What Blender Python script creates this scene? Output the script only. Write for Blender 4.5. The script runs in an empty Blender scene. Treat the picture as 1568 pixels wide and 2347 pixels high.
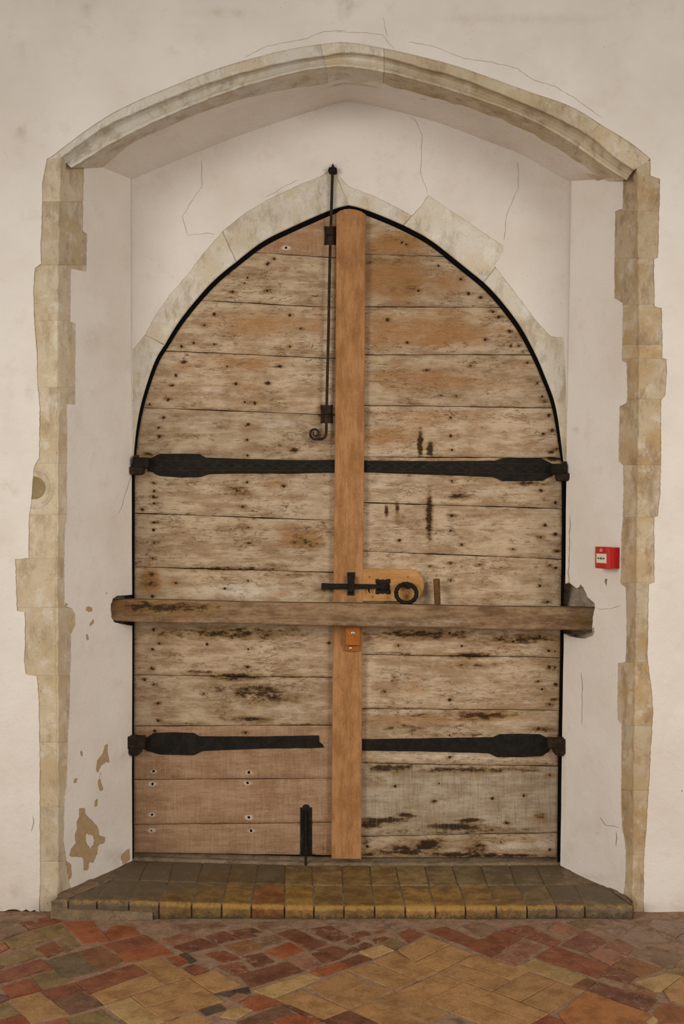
import bpy, bmesh, math, random
import numpy as np
from mathutils import Vector
from mathutils.geometry import delaunay_2d_cdt

random.seed(7)
rng = np.random.default_rng(7)
scene = bpy.context.scene
C = scene.collection

# ------------------------------------------------------------------ camera
F, CX, CY, DW, CH = 2600.0, 784.0, 1173.5, 4.68, 1.65     # focal in px of the 1568x2347 frame
cam_d = bpy.data.cameras.new('camera')
cam_d.sensor_fit = 'VERTICAL'
cam_d.sensor_height = 36.0
cam_d.lens = F * 36.0 / 2347.0
cam = bpy.data.objects.new('camera', cam_d)
cam.location = (0, -DW, CH)
cam.rotation_euler = (math.pi / 2, 0, 0)
C.objects.link(cam)
scene.camera = cam

# ------------------------------------------------------------------ light of the church: pale daylight, two lamps standing for unseen windows at the sides
world = bpy.data.worlds.new('world')
scene.world = world
world.use_nodes = True
world.node_tree.nodes['Background'].inputs[0].default_value = (1.0, 0.93, 0.85, 1)
world.node_tree.nodes['Background'].inputs[1].default_value = 0.40


def area(name, loc, target, sx, sy, power, col, spread=180):
    l = bpy.data.lights.new(name, 'AREA')
    l.shape = 'RECTANGLE'
    l.size, l.size_y, l.energy, l.color = sx, sy, power, col
    l.spread = math.radians(spread)
    o = bpy.data.objects.new(name, l)
    o.location = loc
    o.rotation_euler = (Vector(target) - Vector(loc)).to_track_quat('-Z', 'Y').to_euler()
    C.objects.link(o)
    return o


area('window_light_left', (-4.5, -4.6, 2.6), (0.6, 0, 1.0), 2.2, 3.2, 39, (1.0, 0.96, 0.9), 68)
area('window_light_right', (4.5, -4.6, 2.6), (-0.2, 0, 1.0), 2.2, 3.2, 34, (1.0, 0.96, 0.9), 68)

vs = scene.view_settings
scene.display_settings.display_device = 'sRGB'
vs.view_transform = 'Standard'
vs.look = 'None'
vs.exposure = 0.0
vs.gamma = 1.0
vs.use_curve_mapping = False

# ------------------------------------------------------------------ geometry helpers
YB, YD = 0.42, 0.44          # back plane of the recess, face of the door leaves


def at(px, py, Y):
    """pixel ray met with the plane y = Y"""
    d = (DW + Y) / F
    return ((px - CX) * d, Y, CH - (py - CY) * d)


def at_floor(px, py, z=0.0):
    d = F * (CH - z) / (py - CY)
    return ((px - CX) * d / F, d - DW, z)


def to_px(v):
    v = np.asarray(v, float)
    d = v[:, 1] + DW
    return CX + F * v[:, 0] / d, CY + F * (CH - v[:, 2]) / d


class Plane:
    """upright plane (may lean in x): through p0, axis u (horizontal, into the recess), axis w (up)"""
    def __init__(s, p0, u, w, flip=False):
        s.p0 = np.array(p0, float)
        s.u = np.array(u, float) / np.linalg.norm(u)
        s.w = np.array(w, float)
        s.n = np.cross(s.u, s.w)
        s.n /= np.linalg.norm(s.n)
        if flip:
            s.n = -s.n

    def hit(s, px, py, off=0.0):
        o = np.array((0, -DW, CH))
        d = np.array(((px - CX) / F, 1.0, -(py - CY) / F))
        t = np.dot(s.p0 + s.n * off - o, s.n) / np.dot(d, s.n)
        return o + d * t

    def to2(s, p):
        q = np.asarray(p) - s.p0
        b = q[2] / s.w[2]
        return (float(np.dot(q - s.w * b, s.u)), float(b))

    def to3(s, a, b):
        return s.p0 + s.u * a + s.w * b


FRONT = Plane((0, 0, 0), (1, 0, 0), (0, 0, 1))                       # n = (0,-1,0)
BACK = Plane((0, YB, 0), (1, 0, 0), (0, 0, 1))
xl0, xl1 = (133 - CX) * DW / F, (302 - CX) * (DW + YB) / F
LEFT = Plane((xl0, 0, 0), (xl1 - xl0, YB, 0), (0, 0, 1))
xr0, xr1 = (1452 - CX) * DW / F, (1284 - CX) * (DW + YB) / F
RIGHT = Plane((xr0, 0, 0), (xr1 - xr0, YB, 0), (0.014, 0, 1), flip=True)
for P, s in ((LEFT, 1), (RIGHT, -1)):
    if P.n[0] * s < 0:
        P.n = -P.n

WLOC = {}


def empty(name, loc, label=None, cat=None, kind=None, group=None):
    o = bpy.data.objects.new(name, None)
    o.location = loc
    o.empty_display_size = 0.1
    C.objects.link(o)
    WLOC[o.name] = np.array(loc, float)
    tag(o, label, cat, kind, group)
    return o


def tag(o, label=None, cat=None, kind=None, group=None):
    if label:
        o['label'] = label
    if cat:
        o['category'] = cat
    if kind:
        o['kind'] = kind
    if group:
        o['group'] = group
    return o


def obj(name, verts, faces, mat, parent=None, st=None, smooth=False, color=None, label=None, cat=None, kind=None,
        fix=True, origin=None):
    v = np.asarray(verts, float)
    o0 = (v.min(0) + v.max(0)) / 2 if origin is None else np.array(origin, float)
    me = bpy.data.meshes.new(name)
    me.from_pydata((v - o0).tolist(), [], [list(f) for f in faces])
    if st is not None:
        a = me.color_attributes.new('st', 'FLOAT_COLOR', 'POINT')
        buf = np.zeros((len(v), 4), np.float32)
        buf[:, :3] = st
        a.data.foreach_set('color', buf.ravel())
    if fix:
        bm = bmesh.new()
        bm.from_mesh(me)
        bmesh.ops.recalc_face_normals(bm, faces=bm.faces)
        bm.to_mesh(me)
        bm.free()
    if smooth:
        me.polygons.foreach_set('use_smooth', [True] * len(me.polygons))
    me.materials.append(mat)
    me.update()
    ob = bpy.data.objects.new(name, me)
    C.objects.link(ob)
    WLOC[ob.name] = o0
    if parent is not None:
        ob.parent = parent
        ob.location = o0 - WLOC[parent.name]
    else:
        ob.location = o0
    if color:
        ob.color = (*color, 1)
    tag(ob, label, cat, kind)
    return ob


class MB:
    """collects shapes of one part"""
    def __init__(s):
        s.v, s.f = [], []

    def add(s, v, f):
        b = len(s.v)
        s.v += [tuple(map(float, p)) for p in v]
        s.f += [[i + b for i in q] for q in f]
        return s

    def box(s, a, b, bev=0.0):
        x0, y0, z0 = np.minimum(a, b)
        x1, y1, z1 = np.maximum(a, b)
        e = bev
        if e <= 0:
            v = [(x, y, z) for z in (z0, z1) for y in (y0, y1) for x in (x0, x1)]
            return s.add(v, [(0, 1, 3, 2), (4, 5, 7, 6), (0, 1, 5, 4), (2, 3, 7, 6), (0, 2, 6, 4), (1, 3, 7, 5)])
        return s.prism([(x0, z0), (x1, z0), (x1, z1), (x0, z1)], y0, y1, e)

    def prism(s, poly, y0, y1, bev=0.0):
        """xz polygon, front at y0 (nearer), back y1, front edge bevelled"""
        poly = np.array(poly, float)
        n = len(poly)
        if area2(poly) < 0:
            poly = poly[::-1]
        rings = []
        if bev > 0:
            rings.append((offset_poly(poly, -bev), y0))
            rings.append((poly, y0 + bev))
        else:
            rings.append((poly, y0))
        rings.append((poly, y1))
        v, f = [], []
        for q, y in rings:
            v += [(p[0], y, p[1]) for p in q]
        for r in range(len(rings) - 1):
            for i in range(n):
                j = (i + 1) % n
                f.append((r * n + i, r * n + j, (r + 1) * n + j, (r + 1) * n + i))
        f.append(tuple(range(n))[::-1])
        f.append(tuple(range((len(rings) - 1) * n, len(rings) * n)))
        return s.add(v, f)

    def tube(s, pts, rad, seg=10, caps=True):
        pts = [np.array(p, float) for p in pts]
        rads = rad if hasattr(rad, '__len__') else [rad] * len(pts)
        v, f = [], []
        up = None
        for i, p in enumerate(pts):
            t = pts[min(i + 1, len(pts) - 1)] - pts[max(i - 1, 0)]
            t /= np.linalg.norm(t)
            if up is None:
                up = np.array((0, 1, 0.0)) if abs(t[1]) < .8 else np.array((0, 0, 1.0))
            a = up - t * np.dot(up, t)
            a /= np.linalg.norm(a)
            up = a
            b = np.cross(t, a)
            for k in range(seg):
                w = 2 * math.pi * k / seg
                v.append(p + (a * math.cos(w) + b * math.sin(w)) * rads[i])
        for i in range(len(pts) - 1):
            for k in range(seg):
                l = (k + 1) % seg
                f.append((i * seg + k, i * seg + l, (i + 1) * seg + l, (i + 1) * seg + k))
        if caps:
            f.append(tuple(range(seg)))
            f.append(tuple(range((len(pts) - 1) * seg, len(pts) * seg)))
        return s.add(v, f)

    def dome(s, c, r, h, seg=10, rows=3, axis=None):
        """half dome standing off towards -y (or along axis)"""
        ax = np.array((0, -1, 0.0)) if axis is None else np.array(axis, float)
        a = np.cross(ax, (0, 0, 1.0))
        a /= np.linalg.norm(a)
        b = np.cross(ax, a)
        v, f = [], []
        for i in range(rows):
            w = i / rows * math.pi / 2
            for k in range(seg):
                q = 2 * math.pi * k / seg
                v.append(np.array(c) + (a * math.cos(q) + b * math.sin(q)) * r * math.cos(w) + ax * h * math.sin(w))
        v.append(np.array(c) + ax * h)
        for i in range(rows - 1):
            for k in range(seg):
                l = (k + 1) % seg
                f.append((i * seg + k, i * seg + l, (i + 1) * seg + l, (i + 1) * seg + k))
        for k in range(seg):
            f.append(((rows - 1) * seg + k, (rows - 1) * seg + (k + 1) % seg, rows * seg))
        f.append(tuple(range(seg)))
        return s.add(v, f)

    def build(s, name, mat, parent=None, **k):
        return obj(name, s.v, s.f, mat, parent, **k)


def area2(p):
    p = np.asarray(p, float)
    q = np.roll(p, -1, 0)
    return float(np.sum(p[:, 0] * q[:, 1] - q[:, 0] * p[:, 1])) / 2


def offset_poly(poly, d):
    """ccw polygon; d > 0 outwards"""
    p = np.asarray(poly, float)
    a, b = np.roll(p, 1, 0), np.roll(p, -1, 0)
    e1, e2 = p - a, b - p
    e1 /= np.maximum(np.linalg.norm(e1, axis=1), 1e-9)[:, None]
    e2 /= np.maximum(np.linalg.norm(e2, axis=1), 1e-9)[:, None]
    n1 = np.stack((e1[:, 1], -e1[:, 0]), 1)
    n2 = np.stack((e2[:, 1], -e2[:, 0]), 1)
    m = n1 + n2
    k = 1 + np.sum(n1 * n2, 1)
    return p + m / np.maximum(k, .35)[:, None] * d


def crop(o, s, pts):
    return [(o[0] + x * s, o[1] + y * s) for x, y in pts]


def dens(pts, step, jit=0.0):
    """densify a polyline, with a little raggedness"""
    out = []
    for (x0, y0), (x1, y1) in zip(pts[:-1], pts[1:]):
        n = max(1, int(math.hypot(x1 - x0, y1 - y0) / step))
        for i in range(n):
            t = i / n
            j = jit if i else jit * .4
            out.append((x0 + (x1 - x0) * t + random.uniform(-j, j), y0 + (y1 - y0) * t + random.uniform(-j, j)))
    out.append(tuple(pts[-1]))
    return out


def blobs(px, py, lst):
    """soft stains: (x, y, rx, ry, amount, channel)"""
    out = np.zeros((len(px), 3), np.float32)
    for x, y, rx, ry, a, ch in lst:
        g = np.exp(-((px - x) / rx) ** 2 - ((py - y) / ry) ** 2) * a
        if a >= 0:
            out[:, ch] = np.maximum(out[:, ch], g)
        else:
            out[:, ch] = np.minimum(out[:, ch], g)
    return out


def patch(px, py, poly, soft=5.0):
    """0..1 field of a traced patch: .5 on its outline"""
    P = np.asarray(poly, float)
    Q = np.roll(P, -1, 0)
    d = np.full(len(px), 1e9)
    g = np.stack((px, py), 1)
    for a, b in zip(P, Q):
        e = b - a
        t = np.clip(((g - a) @ e) / max(np.dot(e, e), 1e-9), 0, 1)
        d = np.minimum(d, np.linalg.norm(g - (a + t[:, None] * e), axis=1))
    sd = np.where(inside(px, py, P), d, -d)
    return np.clip(.5 + sd / (2 * soft), 0, 1)


def inside(px, py, poly):
    poly = np.asarray(poly, float)
    r = np.zeros(len(px), bool)
    j = len(poly) - 1
    for i in range(len(poly)):
        xi, yi = poly[i]
        xj, yj = poly[j]
        with np.errstate(divide='ignore', invalid='ignore'):
            c = ((yi > py) != (yj > py)) & (px < (xj - xi) * (py - yi) / (yj - yi) + xi)
        r ^= c
        j = i
    return r


def vnoise(p, scale, seed=0):
    """cheap smooth noise for vertices: sum of sines"""
    r = np.random.default_rng(seed)
    out = np.zeros(len(p))
    for k in range(7):
        d = r.normal(size=3)
        d = d / np.linalg.norm(d) * scale * r.uniform(.6, 1.9)
        out += np.sin(p @ d + r.uniform(0, 6.28))
    return out / 7


def sheet(name, plane, poly_px, grid, mat, blob_fn, depth=0.012, off=0.0, rough=0.0012, holes=(), parent=None, **k):
    """plaster coat: polygon (pixels) on a plane, inner grid, cut edge turned back by depth"""
    b2 = [plane.to2(plane.hit(x, y)) for x, y in poly_px]
    if area2(b2) < 0:
        b2 = b2[::-1]
    b2 = np.array(b2)
    lo, hi = b2.min(0), b2.max(0)
    gx, gy = np.meshgrid(np.arange(lo[0] + grid / 2, hi[0], grid), np.arange(lo[1] + grid / 2, hi[1], grid))
    g = np.stack((gx.ravel(), gy.ravel()), 1)
    g += rng.uniform(-.12, .12, g.shape) * grid
    g = g[inside(g[:, 0], g[:, 1], b2)]
    # keep grid points off the boundary
    q = np.roll(b2, -1, 0)
    keep = np.ones(len(g), bool)
    for a, b in zip(b2, q):
        e = b - a
        L = np.dot(e, e)
        if L < 1e-12:
            continue
        t = np.clip(((g - a) @ e) / L, 0, 1)
        dd = np.linalg.norm(g - (a + t[:, None] * e), axis=1)
        keep &= dd > grid * .3
    g = g[keep]
    pts = [Vector(p) for p in np.vstack((b2, g))]
    n = len(b2)
    vs2, _, fs, *_ = delaunay_2d_cdt(pts, [], [list(range(n))], 1, 1e-6)
    v = np.array([plane.to3(p[0], p[1]) for p in vs2])
    px, py = to_px(v)
    st = blob_fn(px, py)
    v = v + plane.n * (off + vnoise(v, 9, 3) * rough * 1.6 + vnoise(v, 31, 5) * rough)[:, None]
    cnt = {}
    for f in fs:
        m = len(f)
        for i in range(m):
            e = (f[i], f[(i + 1) % m])
            key = (min(e), max(e))
            cnt.setdefault(key, []).append(e)
    bd = [e[0] for e in cnt.values() if len(e) == 1]
    back = {}
    vl, fl, sl = v.tolist(), [list(f) for f in fs], st.tolist()
    for a, b in bd:
        for i in (a, b):
            if i not in back:
                back[i] = len(vl)
                vl.append((v[i] - plane.n * depth).tolist())
                sl.append(st[i].tolist())
        fl.append([b, a, back[a], back[b]])
    return obj(name, vl, fl, mat, parent, st=np.array(sl), smooth=False, **k)


# ------------------------------------------------------------------ material helpers
def srgb(r, g, b):
    f = lambda c: (c / 255 / 12.92) if c / 255 <= .04045 else ((c / 255 + .055) / 1.055) ** 2.4
    return (f(r), f(g), f(b), 1)


class MT:
    def __init__(s, name):
        s.m = bpy.data.materials.new(name)
        s.m.use_nodes = True
        s.t = s.m.node_tree
        s.t.nodes.clear()
        s.out = s.t.nodes.new('ShaderNodeOutputMaterial')
        s.p = s.t.nodes.new('ShaderNodeBsdfPrincipled')
        s.t.links.new(s.p.outputs[0], s.out.inputs[0])
        s.co_ = None

    def n(s, typ, **k):
        x = s.t.nodes.new(typ)
        for a, b in k.items():
            setattr(x, a, b)
        return x

    def put(s, sock, v):
        if isinstance(v, bpy.types.NodeSocket):
            s.t.links.new(v, sock)
        elif v is not None:
            if isinstance(v, (tuple, list)) and sock.type == 'VECTOR':
                v = tuple(v)[:3]
            if isinstance(v, (int, float)) and sock.type == 'RGBA':
                v = (v, v, v, 1)
            sock.default_value = v

    def co(s):
        """object coordinates, shifted by a random amount for each object"""
        if s.co_ is None:
            tc = s.n('ShaderNodeTexCoord')
            oi = s.n('ShaderNodeObjectInfo')
            s.rand = oi.outputs['Random']
            s.ocol = oi.outputs['Color']
            c = s.n('ShaderNodeCombineXYZ')
            for i, k in enumerate((37.0, 11.0, 23.0)):
                s.put(c.inputs[i], s.mul(s.rand, k))
            v = s.n('ShaderNodeVectorMath', operation='ADD')
            s.put(v.inputs[0], tc.outputs['Object'])
            s.put(v.inputs[1], c.outputs[0])
            s.co_ = v.outputs[0]
        return s.co_

    def sc(s, v, xyz):
        m = s.n('ShaderNodeVectorMath', operation='MULTIPLY')
        s.put(m.inputs[0], v)
        m.inputs[1].default_value = xyz
        return m.outputs[0]

    def vadd(s, a, b):
        m = s.n('ShaderNodeVectorMath', operation='ADD')
        s.put(m.inputs[0], a)
        s.put(m.inputs[1], b)
        return m.outputs[0]

    def noise(s, v, scale=1.0, detail=3, rough=.55, dist=0.0, colour=False):
        x = s.n('ShaderNodeTexNoise')
        s.put(x.inputs['Vector'], v)
        x.inputs['Scale'].default_value = scale
        x.inputs['Detail'].default_value = detail
        x.inputs['Roughness'].default_value = rough
        x.inputs['Distortion'].default_value = dist
        return x.outputs['Color' if colour else 'Fac']

    def voro(s, v, scale=1.0, feature='F1', rnd=1.0):
        x = s.n('ShaderNodeTexVoronoi', feature=feature)
        s.put(x.inputs['Vector'], v)
        x.inputs['Scale'].default_value = scale
        x.inputs['Randomness'].default_value = rnd
        return x.outputs['Distance']

    def math(s, op, a, b=None, c=None, clamp=False):
        x = s.n('ShaderNodeMath', operation=op, use_clamp=clamp)
        for i, q in enumerate((a, b, c)):
            if q is not None:
                s.put(x.inputs[i], q)
        return x.outputs[0]

    def mul(s, a, b):
        return s.math('MULTIPLY', a, b)

    def add(s, a, b):
        return s.math('ADD', a, b)

    def step(s, v, a, b, lo=0.0, hi=1.0):
        """smooth map of v from a..b to lo..hi"""
        x = s.n('ShaderNodeMapRange', interpolation_type='SMOOTHSTEP')
        s.put(x.inputs[0], v)
        x.inputs[1].default_value, x.inputs[2].default_value = a, b
        x.inputs[3].default_value, x.inputs[4].default_value = lo, hi
        return x.outputs[0]

    def lin(s, v, a, b, lo, hi):
        x = s.n('ShaderNodeMapRange', clamp=True)
        s.put(x.inputs[0], v)
        x.inputs[1].default_value, x.inputs[2].default_value = a, b
        x.inputs[3].default_value, x.inputs[4].default_value = lo, hi
        return x.outputs[0]

    def mix(s, f, a, b, mode='MIX'):
        x = s.n('ShaderNodeMix', data_type='RGBA', blend_type=mode)
        s.put(x.inputs[0], f)
        s.put(x.inputs[6], a)
        s.put(x.inputs[7], b)
        return x.outputs[2]

    def st(s):
        a = s.n('ShaderNodeAttribute', attribute_name='st')
        q = s.n('ShaderNodeSeparateColor')
        s.put(q.inputs[0], a.outputs['Color'])
        return q.outputs[0], q.outputs[1], q.outputs[2]

    def grey(s, v):
        c = s.n('ShaderNodeCombineColor')
        for i in range(3):
            s.put(c.inputs[i], v)
        return c.outputs[0]

    def bump(s, h, strength=.5, dist=.002, normal=None):
        x = s.n('ShaderNodeBump')
        x.inputs['Strength'].default_value = strength
        x.inputs['Distance'].default_value = dist
        s.put(x.inputs['Height'], h)
        if normal is not None:
            s.put(x.inputs['Normal'], normal)
        return x.outputs[0]

    def done(s, col, rough=.8, bump=None, metal=0.0, spec=.3):
        s.put(s.p.inputs['Base Color'], col)
        s.put(s.p.inputs['Roughness'], rough)
        s.p.inputs['Metallic'].default_value = metal
        s.p.inputs['Specular IOR Level'].default_value = spec
        if bump is not None:
            s.put(s.p.inputs['Normal'], bump)
        return s.m


def mat_plaster():
    m = MT('limewashed_plaster')
    c = m.co()
    r, g, b = m.st()                       # r flaked off, g black specks, b yellow-brown grime
    big = m.noise(c, 2.2, 4, .6)
    mid = m.noise(c, 11, 5, .65)
    fine = m.noise(c, 160, 3, .6)
    col = m.mix(m.step(big, .35, .68), srgb(223, 214, 204), srgb(214, 203, 191))
    col = m.mix(m.step(mid, .52, .75, 0, .35), col, srgb(205, 188, 172))
    edge = m.add(r, m.mul(m.math('SUBTRACT', m.noise(c, 40, 6, .75), .5), .8))
    fl = m.step(edge, .47, .53)
    tan = m.mix(m.noise(c, 40, 4), srgb(150, 122, 86), srgb(186, 160, 124))
    grime = m.mul(b, m.step(m.noise(c, 18, 5, .7), .25, .7))
    col = m.mix(m.math('MULTIPLY', grime, .8, clamp=True), col, srgb(150, 122, 90))
    sp = m.voro(m.sc(c, (1, 1, .75)), 62)
    spm = m.mul(m.step(sp, .05, .13, 1, 0), m.step(m.noise(c, 9, 3), .5, .62))
    col = m.mix(m.mul(spm, .5), col, srgb(120, 100, 84))
    sp2 = m.step(m.voro(m.sc(c, (1.2, 1.2, .4)), 115), .1, .24, 1, 0)
    sp2 = m.mul(sp2, m.step(m.add(m.mul(m.noise(c, 30, 3), .6), g), .62, .9))
    col = m.mix(m.mul(sp2, .75), col, srgb(92, 78, 66))
    col = m.mix(fl, col, tan)
    h = m.add(m.mul(mid, .8), m.add(m.mul(fine, .18), m.mul(fl, -.9)))
    h = m.add(h, m.mul(m.noise(c, 45, 4, .6), .5))
    return m.done(col, .92, m.bump(h, .8, .005), spec=.15)


def mat_stone(name, base, alt, white, dark, wamt=.5, damt=.45):
    m = MT(name)
    c = m.co()
    big = m.noise(c, 5, 4, .6)
    mid = m.noise(m.sc(c, (1.5, 1.5, .8)), 16, 5, .68)
    fine = m.noise(c, 120, 4, .65)
    col = m.mix(m.step(big, .38, .66), srgb(*base), srgb(*alt))
    w = m.step(m.noise(m.vadd(c, (3.1, 2, 7)), 12, 6, .72), .50, .66, 0, wamt)
    col = m.mix(w, col, srgb(*white))
    d = m.step(m.noise(m.sc(m.vadd(c, (9.1, 5, 1)), (1.6, 1.6, .7)), 9, 6, .72), .48, .68, 0, damt)
    col = m.mix(d, col, srgb(*dark))
    col = m.mix(m.lin(fine, .3, .75, .0, .22), col, srgb(*dark))
    v = m.lin(m.rand, 0, 1, .9, 1.06)
    col = m.mix(1.0, col, m.grey(v), 'MULTIPLY')
    pit = m.step(m.voro(c, 85), .08, .2, 1, 0)
    pit = m.mul(pit, m.step(m.noise(c, 20, 2), .5, .62))
    col = m.mix(m.mul(pit, .5), col, srgb(84, 66, 46))
    h = m.add(mid, m.add(m.mul(fine, .35), m.mul(pit, -.5)))
    return m.done(col, .9, m.bump(h, .6, .005), spec=.15)


def mat_oak(name, pale=(190, 167, 138), mid=(152, 124, 93), orange=(158, 110, 62), vertical=False, fiss=1.0, grain=1.0,
            stains=True, saw=0.0, fiss_col=(82, 56, 35), value=(.82, 1.0), fleck=(206, 186, 160), famt=.35):
    m = MT(name)
    c = m.co()
    ax = (lambda a, b: (b, b, a)) if vertical else (lambda a, b: (a, b, b))
    wob = m.noise(m.sc(c, ax(5, 9)), 1, 3, .5, colour=True)
    cw = m.vadd(c, m.sc(m.vadd(wob, (-.5, -.5, -.5)), (.05, .0, .022) if not vertical else (.022, 0, .05)))
    streak = m.noise(m.sc(cw, ax(3.5, 34)), 1, 6, .68)
    mott = m.noise(m.sc(c, ax(9, 17)), 1, 5, .65)
    gr = m.noise(m.sc(cw, ax(17, 260)), 1, 5, .75)
    gr2 = m.noise(m.sc(cw, ax(80, 520)), 1, 3, .65)
    patch = m.noise(m.sc(c, ax(6, 12)), 1, 6, .66)
    col = m.mix(m.step(m.add(m.mul(streak, .5), m.mul(mott, .5)), .40, .60), srgb(*pale), srgb(*mid))
    if stains:
        r, g, b = m.st()
        og = m.add(g, m.mul(m.math('SUBTRACT', patch, .5), 1.3))
        col = m.mix(m.math('MULTIPLY', m.step(og, .12, .85), .84, clamp=True), col, srgb(*orange))
        bw = m.add(b, m.mul(m.math('SUBTRACT', m.noise(m.sc(cw, ax(12, 30)), 1, 6, .7), .5), 1.5))
        col = m.mix(m.step(bw, .35, .95, 0, .7), col, srgb(212, 196, 176))
    col = m.mix(m.math('MULTIPLY', m.step(gr, .48, .7), .45 * grain, clamp=True), col, srgb(104, 75, 48))
    col = m.mix(m.math('MULTIPLY', m.step(gr2, .54, .7), famt * grain, clamp=True), col, srgb(*fleck))
    # short curved fissures and flecks of weathered oak
    n1 = m.noise(m.sc(cw, ax(12, 58)), 1, 2.5, .55, .55)
    rid = m.step(m.math('ABSOLUTE', m.math('SUBTRACT', n1, .5)), .004, .036, 1, 0)
    clus = m.noise(m.sc(c, ax(4.5, 9)), 1, 3, .6)
    msk = m.step(m.add(m.mul(m.noise(m.sc(c, ax(22, 46)), 1, 3, .6), .6), m.mul(clus, .4)), .49, .57)
    fi = m.mul(rid, msk)
    n2 = m.noise(m.sc(cw, ax(30, 88)), 1, 3, .55, .9)
    fl = m.step(n2, .60, .68)
    fl = m.mul(fl, m.step(clus, .46, .6))
    ff = m.math('MAXIMUM', m.mul(fi, .7), fl)
    if stains:
        ff = m.mul(ff, m.math('SUBTRACT', 1.0, m.mul(m.step(g, .3, 1.0), .55)))
    col = m.mix(m.math('MULTIPLY', ff, .74 * fiss, clamp=True), col, srgb(*fiss_col))
    h = m.add(m.mul(gr, .35), m.add(m.mul(ff, -1.0 * fiss), m.mul(streak, .4)))
    if stains:
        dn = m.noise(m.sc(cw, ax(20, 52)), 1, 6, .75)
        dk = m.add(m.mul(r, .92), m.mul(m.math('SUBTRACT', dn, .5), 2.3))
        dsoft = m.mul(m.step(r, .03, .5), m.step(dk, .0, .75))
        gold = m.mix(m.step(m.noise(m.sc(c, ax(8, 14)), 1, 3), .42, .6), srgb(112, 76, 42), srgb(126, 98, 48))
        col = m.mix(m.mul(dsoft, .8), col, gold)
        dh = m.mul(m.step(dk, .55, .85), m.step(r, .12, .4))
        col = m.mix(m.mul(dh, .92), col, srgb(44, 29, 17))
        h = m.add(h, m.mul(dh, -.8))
        wh = m.mul(m.step(m.voro(c, 105), .1, .2, 1, 0), m.step(m.noise(c, 6, 2), .55, .62))
        col = m.mix(m.mul(wh, .85), col, srgb(50, 34, 20))
    if saw:
        sw = m.noise(m.sc(m.vadd(c, m.sc(m.vadd(wob, (-.5, -.5, -.5)), (.02, 0, 0))), (170, 40, 7)), 1, 3, .65)
        col = m.mix(m.math('MULTIPLY', m.step(sw, .5, .68), saw, clamp=True), col, srgb(96, 76, 54))
        col = m.mix(m.math('MULTIPLY', m.step(sw, .46, .3), saw * .7, clamp=True), col, srgb(204, 186, 160))
    v = m.lin(m.rand, 0, 1, value[0], value[1])
    col = m.mix(1.0, col, m.grey(v), 'MULTIPLY')
    return m.done(col, .82, m.bump(h, .6, .003), spec=.15)


def mat_iron(name, base=(19, 16, 12), alt=(34, 27, 20), rust=(74, 46, 24), ramt=.35, rough=.75):
    m = MT(name)
    c = m.co()
    a = m.noise(c, 28, 5, .65)
    b = m.noise(c, 130, 3, .6)
    col = m.mix(m.step(a, .4, .68), srgb(*base), srgb(*alt))
    col = m.mix(m.step(m.noise(m.vadd(c, (4, 4, 4)), 40, 6, .72), .56, .72, 0, ramt), col, srgb(*rust))
    dust = m.step(b, .66, .78, 0, .3)
    col = m.mix(dust, col, srgb(96, 80, 62))
    h = m.add(a, m.mul(b, .4))
    return m.done(col, rough, m.bump(h, .7, .004), spec=.18)


def mat_brick(name, wear=(196, 158, 128), wamt=.4, soot=.3, edge=None):
    m = MT(name)
    c = m.co()
    big = m.noise(c, 12, 5, .65)
    fine = m.noise(c, 150, 4, .65)
    mid = m.noise(c, 42, 6, .7)
    base = m.ocol
    dk = m.mix(1.0, base, srgb(205, 196, 186), 'MULTIPLY')
    base = m.mix(.16, base, srgb(138, 104, 72))
    col = m.mix(m.step(big, .4, .68), base, dk)
    col = m.mix(m.step(m.noise(m.vadd(c, (2, 8, 5)), 26, 6, .75), .5, .72, 0, wamt), col, srgb(*wear))
    col = m.mix(m.step(m.noise(m.vadd(c, (7, 1, 3)), 20, 6, .75), .54, .74, 0, soot), col, srgb(62, 50, 40))
    col = m.mix(m.lin(fine, .38, .78, 0, .5), col, srgb(66, 44, 30))
    col = m.mix(m.step(m.noise(c, 260, 2, .6), .58, .74, 0, .3), col, srgb(206, 172, 130))
    v = m.lin(m.rand, 0, 1, .9, 1.07)
    col = m.mix(1.0, col, m.grey(v), 'MULTIPLY')
    h = m.add(m.mul(big, .8), m.add(mid, m.mul(fine, .35)))
    return m.done(col, m.lin(mid, .3, .7, .5, .8), m.bump(h, .5, .004), spec=.3)


def mat_step_brick():
    m = MT('step_brick')
    c = m.co()
    r, g, b = m.st()                    # r trodden-in grey dirt, g ochre rubbed bare, b darker towards the foot
    big = m.noise(c, 14, 5, .68)
    mid = m.noise(c, 45, 6, .72)
    fine = m.noise(c, 150, 4, .65)
    col = m.mix(m.step(big, .35, .65), m.ocol, m.mix(1.0, m.ocol, srgb(196, 184, 168), 'MULTIPLY'))
    gg = m.add(g, m.mul(m.math('SUBTRACT', mid, .5), 1.2))
    col = m.mix(m.step(gg, .5, .8, 0, .8), col, srgb(164, 124, 58))
    rr = m.add(r, m.mul(m.math('SUBTRACT', big, .5), 1.6))
    col = m.mix(m.step(rr, .42, .7, 0, .85), col, srgb(98, 84, 64))
    bb = m.add(b, m.mul(m.math('SUBTRACT', mid, .5), 1.5))
    col = m.mix(m.step(bb, .45, .75, 0, .85), col, srgb(66, 56, 44))
    col = m.mix(m.lin(fine, .38, .8, 0, .35), col, srgb(74, 56, 34))
    col = m.mix(m.step(fine, .42, .25, 0, .3), col, srgb(192, 158, 100))
    h = m.add(m.mul(big, .8), m.add(mid, m.mul(fine, .35)))
    return m.done(col, m.lin(mid, .3, .7, .5, .8), m.bump(h, .6, .005), spec=.25)


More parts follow.
